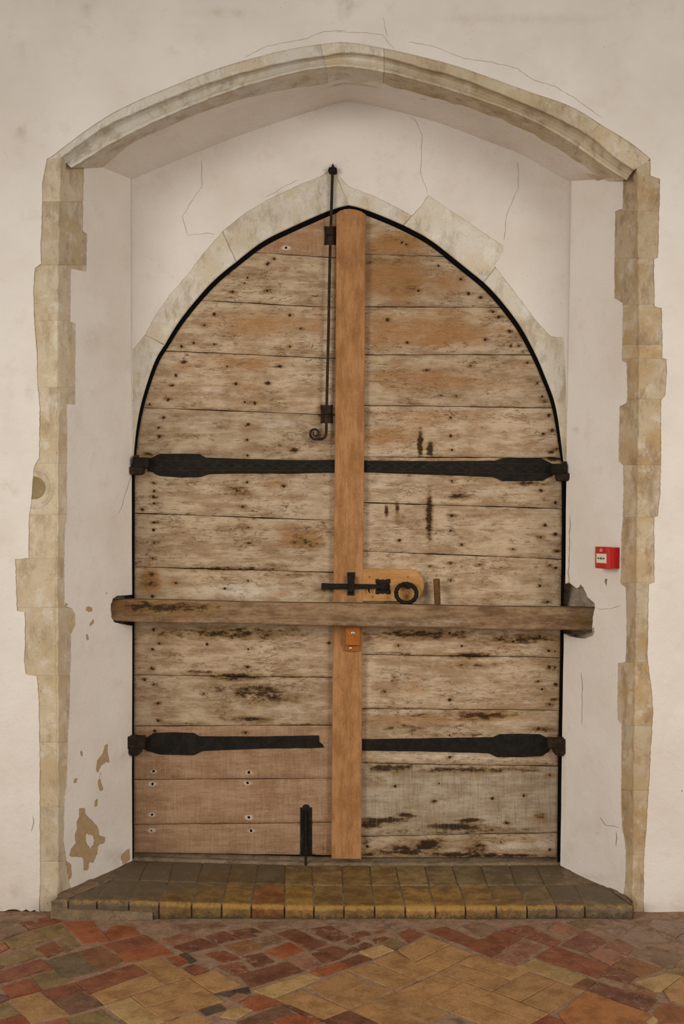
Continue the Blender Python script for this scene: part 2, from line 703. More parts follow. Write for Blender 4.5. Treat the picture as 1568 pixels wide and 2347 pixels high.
def mat_mortar(name, a, b, d):
    m = MT(name)
    c = m.co()
    n = m.noise(c, 22, 6, .7)
    f = m.noise(c, 110, 4, .7)
    col = m.mix(m.step(n, .36, .64), srgb(*a), srgb(*b))
    col = m.mix(m.step(m.noise(m.vadd(c, (5, 2, 1)), 14, 5, .7), .52, .7, 0, .7), col, srgb(*d))
    col = m.mix(m.lin(f, .4, .75, 0, .35), col, srgb(*d))
    return m.done(col, .95, m.bump(m.add(n, m.mul(f, .6)), .8, .006), spec=.1)


def mat_plain(name, col, rough=.5, spec=.4, metal=0.0):
    m = MT(name)
    c = m.co()
    n = m.noise(c, 60, 3)
    k = m.mix(m.step(n, .3, .7, 0, .12), srgb(*col), tuple(x * .7 for x in srgb(*col)[:3]) + (1,))
    return m.done(k, rough, None, metal, spec)


M = {}
M['plaster'] = mat_plaster()
M['stone'] = mat_stone('limestone', (198, 183, 156), (186, 165, 130), (214, 205, 188), (142, 120, 96), .65, .55)
M['stone_in'] = mat_stone('limestone_brown', (190, 172, 144), (174, 150, 114), (208, 195, 174), (132, 110, 86), .5, .6)
M['stone_right'] = mat_stone('limestone_mottled', (190, 172, 144), (176, 148, 108), (208, 197, 178), (134, 110, 84), .6, .7)
M['hollow'] = mat_stone('hollow_shade_stone', (158, 138, 102), (140, 120, 84), (176, 158, 124), (104, 86, 58), .4, .6)  # darker stone: painted shade of the roundel's concave centre
M['stone_arch'] = mat_stone('limestone_pale', (212, 204, 190), (204, 189, 162), (222, 216, 206), (150, 130, 106), .75, .55)
M['oak'] = mat_oak('weathered_oak')
M['oak_new'] = mat_oak('new_oak', (172, 138, 108), (150, 114, 84), (150, 104, 62), fiss=.12, grain=1.0, fleck=(204, 178, 152), famt=.4, saw=.22)
M['oak_sawn'] = mat_oak('sawn_oak', (178, 162, 138), (150, 130, 104), fiss=.2, grain=.8, saw=.32)
M['oak_post'] = mat_oak('brown_oak_post', (176, 127, 82), (148, 102, 60), vertical=True, fiss=.0, grain=1.1, stains=False, fleck=(200, 158, 116), famt=.45)
M['oak_plate'] = mat_oak('golden_oak', (196, 148, 92), (174, 124, 70), fiss=.1, grain=.5, stains=False)
M['oak_block'] = mat_oak('varnished_oak', (172, 106, 44), (146, 84, 32), fiss=.0, grain=.5, stains=False)
M['oak_bar'] = mat_oak('grey_oak_bar', (150, 122, 92), (104, 78, 54), (132, 84, 42), fiss=.5, grain=1.2, famt=.12)
M['peg'] = mat_oak('dark_peg', (104, 68, 36), (74, 46, 22), vertical=True, fiss=0, grain=.6, stains=False)
M['iron'] = mat_iron('black_iron')
M['iron_rust'] = mat_iron('rusty_iron', (36, 27, 19), (58, 42, 27), (98, 64, 32), .5, .8)
M['iron_line'] = mat_iron('worn_iron', (62, 52, 40), (84, 70, 54), (98, 74, 48), .3, .7)
M['void'] = mat_plain('black_gap', (10, 9, 8), .9, .1)  # black strip colour; also paints the shade inside the rebate
M['nail'] = mat_iron('old_nail', (44, 34, 26), (60, 42, 28), (92, 54, 26), .4, .8)
M['steel'] = mat_plain('bright_steel', (205, 205, 205), .3, .5, 1.0)
M['brick'] = mat_brick('floor_brick', (176, 136, 106), .3, .3)
M['brick_clean'] = mat_brick('floor_brick_pale', (192, 156, 112), .22, .1)
M['brick_worn'] = mat_brick('floor_brick_worn', (172, 138, 114), .75, .3)
M['brick_step'] = mat_step_brick()
M['mortar'] = mat_mortar('floor_mortar', (158, 128, 104), (136, 108, 86), (92, 72, 56))
M['mortar_step'] = mat_mortar('step_mortar', (140, 118, 92), (120, 102, 80), (74, 63, 50))
M['crack'] = mat_plain('hairline_crack', (172, 156, 140), .95, .1)
M['crack_dark'] = mat_plain('dark_crack', (150, 124, 100), .95, .1)
M['red'] = mat_plain('red_plastic', (182, 8, 18), .35, .4)
M['white'] = mat_plain('white_plastic', (226, 214, 196), .4, .4)
M['black'] = mat_plain('black_print', (18, 16, 16), .6, .2)
g = MT('clear_plastic')
tr = g.n('ShaderNodeBsdfTransparent')
gl = g.n('ShaderNodeBsdfGlossy')
gl.inputs['Roughness'].default_value = .12
mx = g.n('ShaderNodeMixShader')
mx.inputs[0].default_value = .07
g.t.links.new(tr.outputs[0], mx.inputs[1])
g.t.links.new(gl.outputs[0], mx.inputs[2])
g.t.links.new(mx.outputs[0], g.out.inputs[0])
M['clear'] = g.m

# ================================================================== STRUCTURE: stone edges traced from the photograph
K = 800 / 1568
c1, c2, c3, c4, c5, c6, c7, c8 = (0, 60), (768, 60), (0, 600), (768, 600), (0, 1150), (768, 1150), (0, 1700), (768, 1700)
L_out = (crop(c1, K, [(210, 596), (190, 700), (188, 830), (182, 1000), (185, 1066), (157, 1085), (150, 1170)])
         + crop(c3, K, [(150, 120), (152, 250), (160, 350), (165, 400), (168, 550), (178, 650), (175, 880), (150, 930),
                        (145, 1000), (140, 1070)])
         + crop(c5, K, [(140, 10), (130, 60), (128, 180), (128, 253), (68, 258), (72, 400), (75, 490), (110, 495),
                        (112, 600), (108, 720), (115, 775), (165, 785), (175, 900), (175, 1060)])
         + crop(c7, K, [(178, 20), (178, 150), (178, 400), (180, 600), (176, 745), (176, 775)]))
L_in = (crop(c1, K, [(376, 632), (372, 800), (372, 922), (391, 935), (388, 1102), (320, 1090)])
        + crop(c3, K, [(318, 60), (316, 270), (339, 280), (337, 642), (300, 640), (302, 780), (300, 1000), (301, 1070)])
        + crop(c5, K, [(300, 80), (292, 110), (290, 300), (290, 465), (325, 480), (339, 510), (338, 560), (318, 600),
                       (320, 700), (315, 800), (312, 950), (305, 1060)])
        + crop(c7, K, [(305, 0), (300, 200), (290, 250), (287, 450), (300, 540), (312, 640)]))
L_ar = [(141, 362), (137, 450), (134, 620), (133, 735), (132, 890), (129, 1050), (129, 1280), (127, 1395), (128, 1540),
        (130, 1640), (130, 1760), (134, 1860), (134, 1950), (133, 2100)]
R_out = (crop(c2, K, [(1416, 590), (1418, 672), (1460, 685), (1460, 760), (1455, 900), (1452, 1040), (1435, 1047)])
         + crop(c4, K, [(1434, 60), (1437, 200), (1468, 208), (1470, 300), (1472, 433), (1490, 438), (1492, 490), (1485, 600),
                        (1466, 620), (1466, 800), (1463, 1000), (1462, 1050)])
         + crop(c6, K, [(1455, 20), (1452, 65), (1435, 70), (1435, 363), (1412, 370), (1408, 500), (1405, 700), (1415, 780),
                        (1425, 850), (1430, 950), (1425, 1050)])
         + crop(c8, K, [(1420, 20), (1415, 150), (1405, 280), (1400, 400), (1390, 520), (1388, 700), (1388, 790)]))
R_in = (crop(c2, K, [(1295, 672), (1292, 820), (1258, 832), (1256, 1000)])
        + crop(c4, K, [(1255, 0), (1255, 165), (1292, 185), (1290, 445), (1310, 455), (1314, 600), (1310, 635), (1280, 650),
                       (1275, 800), (1275, 895), (1295, 915), (1295, 1060)])
        + crop(c6, K, [(1293, 0), (1293, 75), (1285, 150), (1283, 370), (1305, 385), (1308, 500), (1310, 600), (1305, 720),
                       (1272, 725), (1270, 850), (1270, 980), (1290, 1000), (1288, 1060)])
        + crop(c8, K, [(1288, 0), (1287, 150), (1285, 280), (1290, 390), (1305, 480), (1305, 600), (1298, 672)]))
R_ar = [(1461, 395), (1463, 600), (1465, 800), (1463, 1000), (1460, 1200), (1458, 1400), (1455, 1600), (1452, 1800),
        (1452, 1950), (1448, 2100)]
# outer arch: outer edge, fillet edge, ridge, end of stone soffit, back of soffit
ARCH = [
    ((108, 366), (140, 362), (163, 384), (237, 384), (298, 413)),
    ((204, 294), (240, 292), (262, 325), (300, 331), (372, 382)),
    ((283, 246), (318, 256), (345, 283), (382, 292), (440, 354)),
    ((408, 192), (432, 208), (452, 237), (480, 251), (535, 316)),
    ((515, 152), (535, 173), (552, 200), (575, 222), (620, 286)),
    ((648, 116), (662, 141), (675, 166), (690, 199), (712, 256)),
    ((740, 101), (745, 128), (750, 154), (755, 188), (762, 240)),
    ((795, 97), (800, 121), (800, 153), (800, 182), (799, 233)),
    ((880, 111), (880, 131), (880, 165), (878, 192), (860, 243)),
    ((970, 131), (965, 155), (962, 186), (955, 212), (935, 262)),
    ((1064, 157), (1056, 180), (1050, 212), (1040, 236), (1010, 283)),
    ((1207, 208), (1195, 235), (1180, 258), (1165, 280), (1120, 325)),
    ((1309, 244), (1290, 278), (1270, 303), (1245, 320), (1190, 352)),
    ((1385, 290), (1355, 315), (1334, 343), (1320, 366), (1255, 388)),
    ((1447, 328), (1405, 358), (1385, 380), (1360, 396), (1290, 408)),
    ((1491, 364), (1452, 390), (1436, 412), (1385, 408), (1309, 416))]
SOFY = [.25, .17, .145, .14, .14, .14, .14, .14, .14, .14, .14, .14, .145, .15, .17, .205]


def spline(rows, sub):
    A = np.array(rows, float)
    A = A.reshape(len(A), -1)
    out = []
    for i in range(len(A) - 1):
        p0, p1, p2, p3 = A[max(i - 1, 0)], A[i], A[i + 1], A[min(i + 2, len(A) - 1)]
        for k in range(sub):
            t = k / sub
            out.append(.5 * (2 * p1 + (p2 - p0) * t + (2 * p0 - 5 * p1 + 4 * p2 - p3) * t ** 2 + (3 * p1 - p0 - 3 * p2 + p3) * t ** 3))
    out.append(A[-1])
    return np.array(out)


SUB = 8
AS = spline([[*np.array(r).ravel(), y] for r, y in zip(ARCH, SOFY)], SUB)

# ---- front wall: plaster coat with the ragged cut along the stones
wall_blobs = [(795, 5, 16, 26, .9, 2), (510, 32, 60, 6, .6, 2), (195, 20, 12, 12, .6, 2), (46, 290, 5, 5, .9, 2), (48, 302, 10, 14, .7, 2),
              (784, 2070, 2000, 130, .2, 1), (784, 2085, 2000, 25, .35, 2), (1540, 110, 70, 150, .45, 1), (1480, 230, 60, 170, .28, 1), (1568, 20, 160, 60, .25, 1), (1200, 45, 180, 8, .3, 2),
              (40, 2030, 30, 26, .42, 1), (35, 2040, 20, 14, .5, 2), (70, 1960, 30, 60, .3, 1), (20, 1900, 40, 90, .22, 1),
              (38, 1470, 22, 12, .42, 0), (32, 1615, 18, 9, .42, 0), (15, 1537, 6, 5, .5, 0), (65, 812, 10, 12, .42, 0), (65, 1553, 7, 7, .6, 0),
              (75, 1890, 10, 8, .55, 0), (72, 1680, 12, 8, .5, 0), (40, 1760, 6, 10, .4, 2),
              (1560, 1820, 9, 22, .6, 0), (1545, 1836, 6, 5, .7, 0), (1490, 1862, 5, 4, .7, 0), (1486, 1985, 5, 9, .7, 0),
              (1500, 2060, 40, 10, .42, 0), (1540, 2085, 40, 8, .4, 0), (1520, 2090, 20, 5, .5, 0), (30, 2085, 60, 6, .5, 2), (65, 900, 3, 14, .5, 2),
              (18, 1110, 10, 8, .45, 2), (35, 1130, 8, 5, .5, 2), (1390, 60, 70, 40, -.1, 1)]
extr = [tuple(r[:2]) for r in AS]
cut = (dens(L_out[::-1], 7, .8) + dens(extr, 9, .7)[1:] + dens(R_out, 7, .8)[2:])
fb = lambda x: 2092 + (x - 784) * .004
poly = ([(-760, 2091), (-760, -620), (2330, -620), (2330, 2091)] + [(x, fb(x) + random.uniform(-3, 3)) for x in range(1560, 1485, -12)]
        + [(R_out[-1][0], 2098)] + cut[::-1][0:] + [(L_out[-1][0], 2092)] + [(x, fb(x) + random.uniform(-5, 1)) for x in range(80, 0, -10)])
wall = sheet('wall_front', FRONT, poly, .03, M['plaster'], lambda a, b: blobs(a, b, wall_blobs), depth=.02, rough=.0008,
             kind='structure', label='pale limewashed plaster wall surrounding the arched recess', cat='wall')

# masonry core behind the coat, so that the wall has its thickness
core = MB()
core.box(at(-760, 0, .03)[:1] + (.03, 0.0), at(66, 0, .03)[:1] + (.55, 4.8))
core.box(at(1536, 0, .03)[:1] + (.03, 0.0), at(2330, 0, .03)[:1] + (.55, 4.8))
core.box((at(66, 0, .03)[0], .03, at(0, 60, .03)[2]), (at(1536, 0, .03)[0], .55, 4.8))
core.build('masonry_core', M['stone_in'], wall)

# ---- jamb stones
trim_l = empty('trim_1', at(130, 2092, 0), 'cream limestone quoins up the left edge of the recess', 'stone jamb', 'structure')
trim_r = empty('trim_2', at(1455, 2096, 0), 'mottled tan limestone quoins up the right edge of the recess', 'stone jamb', 'structure')


def xat(poly, y):
    """x of a polyline at height y (steps give the wider value)"""
    r = []
    for (x0, y0), (x1, y1) in zip(poly[:-1], poly[1:]):
        if min(y0, y1) - .01 <= y <= max(y0, y1) + .01:
            t = .5 if abs(y1 - y0) < .01 else (y - y0) / (y1 - y0)
            r.append(x0 + (x1 - x0) * t)
    return r or [poly[0][0] if y < poly[0][1] else poly[-1][0]]


def jamb(side, joints, trim):
    out, inn, ar, PL = (L_out, L_in, L_ar, LEFT) if side < 0 else (R_out, R_in, R_ar, RIGHT)
    for bi, (ya, yb) in enumerate(zip(joints[:-1], joints[1:])):
        n = max(5, int((yb - ya) / 9))
        ys = np.linspace(ya + .1, yb - .1, n)
        ys[1], ys[-2] = ya + 2.2, yb - 2.2
        v, w = [], []
        for i, y in enumerate(ys):
            band = np.linspace(max(y - 24, ya), min(y + 24, yb), 9)
            xo = [q for t in band for q in xat(out, t)]
            xi = [q for t in band for q in xat(inn, t)]
            xo = (min(xo) - 9) if side < 0 else (max(xo) + 9)
            xi = (max(xi) + 9) if side < 0 else (min(xi) - 9)
            xa = xat(ar, y)[0] + math.sin(y * .11) * .8 + random.uniform(-.8, .8)
            e = .0035 if 0 < i < n - 1 else .0044
            row = [np.array(at(xo, y, .06)), np.array(at(xo, y, e))]
            for t in (.33, .66):
                row.append(np.array(at(xo + (xa - xo) * t, y, e)))
            row.append(np.array(at(xa + side * 1.4, y, e)))
            row.append(np.array(at(xa - side * .4, y, e + .002)))
            for t in (.12, .45, .75, 1):
                row.append(PL.hit(xa + (xi - xa) * t, y, -e if t > .2 else -e + .001))
            row.append(row[-1] - PL.n * .06)
            v += row
        nc = 11
        v = np.array(v)
        v[:, 1] += vnoise(v, 60, bi) * .0012
        f = [(i * nc + k, i * nc + k + 1, (i + 1) * nc + k + 1, (i + 1) * nc + k) for i in range(n - 1) for k in range(nc - 1)]
        f.append(tuple(range(nc)))
        f.append(tuple(range((n - 1) * nc, n * nc))[::-1])
        obj('stone_block', v, f, M['stone'] if side < 0 else M['stone_right'], trim)


jamb(-1, [360, 462, 608, 735, 888, 1062, 1180, 1281, 1393, 1549, 1702, 1850, 1975, 2100], trim_l)
jamb(1, [368, 484, 592, 698, 790, 822, 915, 1066, 1186, 1336, 1518, 1664, 1812, 1960, 2104], trim_r)

# the round plug set in the left jamb
pc = at(77, 1118, .0)


def disc(r, y, r_in=0.0, n=28):
    m = MB()
    v, f = [], []
    for k in range(n):
        a = 2 * math.pi * k / n
        for rr, yy in ((r, .03), (r, y + .001), (r - .003, y), (r_in + .003, y), (r_in, y + (.003 if r_in > .03 else 0))):
            v.append((pc[0] + math.cos(a) * rr, yy, pc[2] + math.sin(a) * rr * 1.02))
    for k in range(n):
        l = (k + 1) % n
        f += [(k * 5 + q, k * 5 + q + 1, l * 5 + q + 1, l * 5 + q) for q in range(4)]
    f.append(tuple(k * 5 + 4 for k in range(n)))
    return m.add(v, f)


pl = disc(.086, .0022, .066).build('roundel', M['stone'], trim_l, label='round carved boss half hidden by plaster')
disc(.048, .0027, .012).build('roundel_shade', M['hollow'], pl)  # flat disc; shade of a concave centre put into its colour

# ---- outer arch: moulded voussoirs
trim_a = empty('trim_3', at(800, 366, 0), 'moulded limestone four-centred arch spanning the recess', 'stone arch', 'structure')
COLS = None


def arch_rows(i0, i1, gap=.25):
    rows = []
    idx = np.linspace(i0 + gap, i1 - gap, int(i1 - i0) * 1 + 1)
    for q in idx:
        a = int(min(math.floor(q), len(AS) - 2))
        t = q - a
        r = AS[a] * (1 - t) + AS[a + 1] * t
        o, fe, ri, so = r[0:2], r[2:4], r[4:6], r[6:8]
        cen = np.array((800., 700.))
        od = (o - cen) / np.linalg.norm(o - cen)
        jx = random.uniform(-.7, .7)
        row = [np.array(at(*(o + od * 10), .07)), np.array(at(*(o + od * 10), .004)), np.array(at(*o, .004)),
               np.array(at(*(o * .5 + fe * .5), .002)), np.array(at(*(fe + od * 2), .003)), np.array(at(*(fe + jx), .007))]
        for k, y in ((.12, .03), (.3, .042), (.5, .045), (.7, .036), (.86, .022)):
            row.append(np.array(at(*(fe * (1 - k) + ri * k + jx * .5), y)))
        row.append(np.array(at(*(ri + jx), .018)))
        for k in (.08, .35, .7, 1.0):
            row.append(np.array(at(*(ri * (1 - k) + so * k), .018 + (r[10] - .018) * k + (.004 if 0 < k < .1 else 0))))
        row.append(row[-1] + np.array((0, .06, 0)))
        row.append(row[-1] + (od[0] * .06, .0, -od[1] * .06))
        rows.append(row)
    return rows


def loft(rows, name, mat, parent, jitter=.0012, close=True, **k):
    n, nc = len(rows), len(rows[0])
    v = np.array([p for r in rows for p in r])
    v[:, 1] += vnoise(v, 55, n) * jitter
    v[:, 2] += vnoise(v, 48, n + 3) * jitter
    f = [(i * nc + q, i * nc + q + 1, (i + 1) * nc + q + 1, (i + 1) * nc + q) for i in range(n - 1) for q in range(nc - 1)]
    if close:
        f += [(i * nc + nc - 1, i * nc, (i + 1) * nc, (i + 1) * nc + nc - 1) for i in range(n - 1)]
        f += [tuple(range(nc)), tuple(range((n - 1) * nc, n * nc))[::-1]]
    return obj(name, v, f, mat, parent, **k)


for a, b in ((0, 47.5), (47.5, 64), (64, 103), (103, 120)):
    loft(arch_rows(a, b, .0 if a == 0 or b == 120 else .035), 'voussoir', M['stone_arch'] if a < 64 else M['stone'], trim_a)

# ---- plaster soffit of the recess
rows = []
for r in AS:
    so, ba = r[6:8], r[8:10]
    row = []
    for k in np.linspace(-.02, 1.04, 10):
        row.append(np.array(at(*(so * (1 - k) + ba * k), r[10] - .004 + (YB - r[10] + .004) * max(k, 0))))
    rows.append(row)
v = np.array([p for r in rows for p in r])
nc = 10
f = [(i * nc + q, i * nc + q + 1, (i + 1) * nc + q + 1, (i + 1) * nc + q) for i in range(len(rows) - 1) for q in range(nc - 1)]
sof = obj('ceiling_recess', v, f, M['plaster'], st=np.zeros((len(v), 3)), smooth=True, kind='structure',
          label='plastered soffit curving under the outer stone arch', cat='soffit')

# ---- splayed reveals
notch_l = [(303, 1434), (285, 1431), (262, 1427), (255, 1414), (254, 1386), (259, 1372), (270, 1365), (303, 1363)]
rev_l = ([(232, 370)] + dens([(L_in[0][0], 372)] + L_in, 6, .7) + dens([(160, 2046), (205, 2024), (252, 2001), (286, 1985), (303, 1980)], 6, .8)[1:]
         + dens([(303, 1972)] + notch_l[:1], 25) [:-1] + dens(notch_l, 5, .8) + dens([(303, 1350), (302, 1050), (300, 700), (299, 400)], 25) + [(299, 380)])
z5 = ((0, 1500), 560 / 1568)
flakes = [crop(*z5, q) for q in (
    [(508, 985), (545, 990), (548, 1025), (600, 1075), (630, 1110), (635, 1160), (678, 1175), (670, 1210), (630, 1220), (625, 1280), (600, 1340), (575, 1330), (565, 1385), (535, 1390),
     (540, 1320), (525, 1300), (460, 1300), (445, 1290), (460, 1240), (490, 1210), (480, 1160), (500, 1120), (490, 1080), (508, 1040)],
    [(680, 572), (695, 580), (690, 620), (708, 700), (680, 690), (650, 715), (630, 765), (615, 740), (625, 680), (660, 640)],
    [(650, 755), (645, 800), (665, 870), (640, 880), (630, 820)], [(428, 1330), (455, 1345), (462, 1420), (445, 1460)], [(515, 610), (530, 615), (530, 655), (518, 650)],
    [(478, 795), (495, 800), (490, 825), (472, 830)], [(610, 930), (630, 925), (625, 970), (608, 985)], [(770, 1300), (800, 1270), (830, 1240), (835, 1320), (790, 1345)])]
flakes += [crop((0, 1300), 400 / 1568, q) for q in ([(772, 365), (800, 352), (832, 368), (828, 395), (800, 402), (775, 388)], [(838, 462), (850, 490), (820, 520), (800, 550), (812, 505)],
                                                    [(775, 590), (798, 620), (795, 655), (775, 655)], [(872, 668), (890, 666), (888, 682), (874, 682)], [(585, 330), (608, 322), (612, 342), (590, 350)])]
hole_f = crop(*z5, [(550, 1145), (598, 1160), (610, 1200), (582, 1250), (555, 1215)])
lb = [(285, 1740, 16, 26, .45, 2), (270, 1965, 26, 20, .6, 2), (297, 1690, 5, 60, .4, 2), (215, 1840, 70, 150, .3, 1), (200, 1440, 60, 50, .22, 1), (300, 1400, 40, 60, .25, 2), (210, 780, 25, 30, .3, 2),
      (275, 1680, 30, 60, .3, 1), (250, 1830, 40, 90, .34, 1)]


def left_field(px, py):
    st = blobs(px, py, lb)
    f_ = np.zeros(len(px))
    for q in flakes:
        f_ = np.maximum(f_, patch(px, py, q))
    f_ = np.minimum(f_, 1 - .9 * patch(px, py, hole_f, 6))
    st[:, 0] = np.maximum(f_, .3 * st[:, 1])
    return st


wl = sheet('wall_left', LEFT, rev_l, .010, M['plaster'], left_field, depth=.02, rough=.0014, kind='structure',
           label='splayed plaster reveal on the left with flaked brown patches near the step', cat='wall')
z4 = ((1240, 1200), 240 / 1568)
hole = crop(*z4, [(420, 880), (470, 925), (530, 968), (570, 955), (590, 910), (640, 960), (668, 1020), (700, 1100), (750, 1150), (803, 1192), (810, 1270),
                  (790, 1330), (778, 1400), (772, 1500), (770, 1600), (775, 1680), (660, 1722), (560, 1715), (420, 1690)])
rev_r = ([(1390, 378), (1425, 385)] + dens(R_in, 6, .7) + dens([(1432, 2062), (1400, 2042), (1350, 2018), (1300, 1992), (1284, 1984)], 6, .8)[1:]
         + dens([(1284, 1976), (1292, 1470)], 25) + dens([(1292, 1452)] + hole[::-1] + [(1296, 1338)], 5, .7)
         + dens([(1296, 1330), (1299, 1060), (1304, 780), (1310, 420)], 25) + [(1310, 385)])
rb = [(1385, 1905, 40, 22, .2, 1), (1320, 780, 40, 300, .12, 1), (1302, 1340, 4, 20, .6, 2), (1360, 1445, 10, 14, .62, 0), (1325, 1462, 30, 10, .6, 2), (1375, 1880, 25, 50, .2, 2),
      (1372, 1911, 6, 5, .7, 2), (1305, 1950, 20, 30, .3, 2), (1292, 1800, 4, 150, .25, 2), (1320, 985, 8, 6, .4, 2), (1350, 2010, 50, 8, .45, 2)]
wr = sheet('wall_right', RIGHT, rev_r, .012, M['plaster'], lambda a, b: blobs(a, b, rb), depth=.02, rough=.0014, kind='structure',
           label='splayed plaster reveal on the right with a broken hole for the bar', cat='wall')


def pocket(parent, PL, cx, cy, w, h, deep, mat, name):
    """rough hollow in the masonry behind a hole in a reveal"""
    n = 13
    c = PL.hit(cx, cy)
    u = PL.u
    v, f = [], []
    for i in range(n):
        for j in range(n):
            a, b = i / (n - 1) * 2 - 1, j / (n - 1) * 2 - 1
            e = max(abs(a), abs(b))
            d = deep * (1 - e ** 4) * (1 + .35 * math.sin(5 * a + 1) * math.cos(4 * b))
            v.append(c + u * a * w / 2 + np.array((0, 0, 1.0)) * b * h / 2 - PL.n * (d + .006) + rng.normal(size=3) * .003)
    sg = 1 if cx > CX else -1
    v = np.array(v)
    lim = abs(xr1 if sg > 0 else xl1) + (.018 if sg > 0 else .006)
    far = v[:, 1] > YB - .03
    v[far, 0] = sg * np.maximum(sg * v[far, 0], lim)
    v[:, 1] = np.minimum(v[:, 1], .49)
    for i in range(n - 1):
        for j in range(n - 1):
            f.append((i * n + j, i * n + j + 1, (i + 1) * n + j + 1, (i + 1) * n + j))
    return obj(name, v, f, mat, parent, smooth=False, fix=False)


M['rubble'] = mat_mortar('rubble', (176, 160, 140), (150, 132, 110), (84, 68, 52))
pocket(wr, RIGHT, 1330, 1400, .34, .30, .10, M['rubble'], 'bar_socket')
pocket(wl, LEFT, 282, 1398, .22, .17, .10, M['rubble'], 'bar_socket')
# ---- tympanum plaster and the stones of the door arch
OL = [(763, 386), (735, 404), (694, 420), (612, 458), (561, 489), (513, 527), (480, 565), (454, 596), (423, 637), (388, 676), (352, 728), (332, 768), (304, 801),
      (304.6, 855), (305, 947), (304, 1030), (302, 1060)]
IL = [(799, 470), (768, 477), (714, 499), (653, 527), (600, 553), (543, 598), (490, 641), (449, 687), (408, 738), (378, 789), (355, 824), (334, 886), (321, 932),
      (311, 988), (306, 1044), (304, 1064)]
OR = [(763, 386), (781, 407), (799, 427), (855, 448), (921, 481), (944, 494), (964, 473), (982, 447), (1069, 506), (1153, 563), (1153, 575), (1133, 608),
      (1148, 628), (1166, 651), (1202, 697), (1232, 738), (1263, 771), (1292, 774), (1293, 794), (1297, 855), (1299, 957), (1299, 1060)]
IR = [(799, 470), (834, 478), (911, 509), (982, 545), (1033, 585), (1084, 626), (1120, 656), (1156, 697), (1191, 743), (1217, 789), (1237, 830), (1253, 870),
      (1271, 916), (1281, 967), (1288, 1023), (1293, 1064)]
def soften(pts):
    q = spline(pts, 5)
    for _ in range(6):
        q[1:-1] = .25 * q[:-2] + .5 * q[1:-1] + .25 * q[2:]
    return [tuple(p_) for p_ in q]


IL_R, IR_R = IL, IR
IL, IR = soften(IL), soften(IR)
topc = [tuple(r[8:10] + np.array((0, -14))) for r in AS[::4]]
ty = (dens(OL[::-1], 6, .8)[1:] + dens(OR[1:], 6, .8) + [(1302, 1050), (1306, 780), (1313, 420)] + topc[::-1] + [(297, 420), (299, 700), (300, 1050)])
tb = [(455, 560, 40, 40, .2, 1), (440, 610, 30, 40, .14, 1), (763, 392, 14, 10, .6, 2), (640, 445, 40, 5, .3, 2), (1240, 640, 40, 70, .1, 1)]
sheet('wall_back', BACK, ty, .018, M['plaster'], lambda a, b: blobs(a, b, tb), depth=.016, rough=.0009, kind='structure',
      label='plaster tympanum above the door inside the recess', cat='wall')
trim_d = empty('trim_4', at(799, 1060, YB), 'pale limestone pointed arch framing the door leaves', 'stone arch', 'structure')


def arch_stone(outer, inner, jn=4):
    """stone of the door arch: outer edge carried a little under the plaster, opening edge chamfered and returned"""
    poly = [at(x, y, YB + .004)[::2] for x, y in outer] + [at(x, y, YB + .004)[::2] for x, y in inner[::-1]]
    q = np.array(poly)
    m = MB()
    m.prism(q, YB + .003, YB + .10, .004)
    return m.build('stone_block', M['stone_arch'], trim_d)


def away(pts, d=6, c=(800, 900)):
    r = []
    for x, y in pts:
        v = np.array((x - c[0], y - c[1]), float)
        v /= np.linalg.norm(v)
        r.append((x + v[0] * d, y + v[1] * d))
    return r


ol, orr = away(OL), away(OR)
def part_of(pts, ya, yb, a=None, b=None):
    r = [p_ for p_ in pts if ya < p_[1] < yb]
    return ([a] if a else []) + r + ([b] if b else [])


arch_stone(dens(ol[:6] + [(507.5, 525.5)], 8, .3), part_of(IL, 0, 597, None, (541.5, 599.5)))
arch_stone(dens([(507.2, 525.8)] + ol[6:12], 8, .3), part_of(IL, 601, 786, (541, 600), (377.5, 790)))
arch_stone(dens([(327, 766)] + ol[12:], 8, .3), part_of(IL, 793, 1070, (377, 791)))
arch_stone(dens(orr[:6] + [(945, 493)], 8, .3), part_of(IR, 0, 512, None, (925, 515.5)))
arch_stone(dens([(945.5, 493.5)] + orr[6:11] + [(1136.5, 612)], 8, .3), part_of(IR, 518, 642, (926, 516), (1109, 646)))
arch_stone(dens([(1137, 612.5)] + orr[12:], 8, .3), part_of(IR, 649, 1070, (1109.5, 646.5)))
# rebate that the leaves shut against, its shade painted as plain black
vo = MB()
vo.prism([at(x, y, YD)[::2] for x, y in ((250, 430), (1350, 430), (1350, 1985), (250, 1985))], .50, .53)
rebate = vo.build('trim_5', M['void'], kind='structure', label='rebate behind the gap around the door leaves, its shade painted black', cat='rebate')


def ribbon(name, plane, pts, mat, parent, w=1.1, off=.0012):
    pts = dens(pts, 9, 1.2)
    v, f = [], []
    for i, (x, y) in enumerate(pts):
        x2, y2 = pts[min(i + 1, len(pts) - 1)]
        x1, y1 = pts[max(i - 1, 0)]
        d = np.array((x2 - x1, y2 - y1), float)
        d /= max(np.linalg.norm(d), 1e-6)
        k = w * random.uniform(.35, 1) * (.35 if i in (0, len(pts) - 1) else 1) / 2
        for s in (-1, 1):
            v.append(plane.hit(x - d[1] * k * s, y + d[0] * k * s, off + vn1(plane, x, y)))
    for i in range(len(pts) - 1):
        f.append((2 * i, 2 * i + 1, 2 * i + 3, 2 * i + 2))
    return obj(name, v, f, mat, parent)


def vn1(plane, x, y):
    p = plane.hit(x, y)[None]
    r = {id(FRONT): .0008, id(BACK): .0009}.get(id(plane), .0014)
    return float(vnoise(p, 9, 3)[0] * r * 1.6 + vnoise(p, 31, 5)[0] * r)


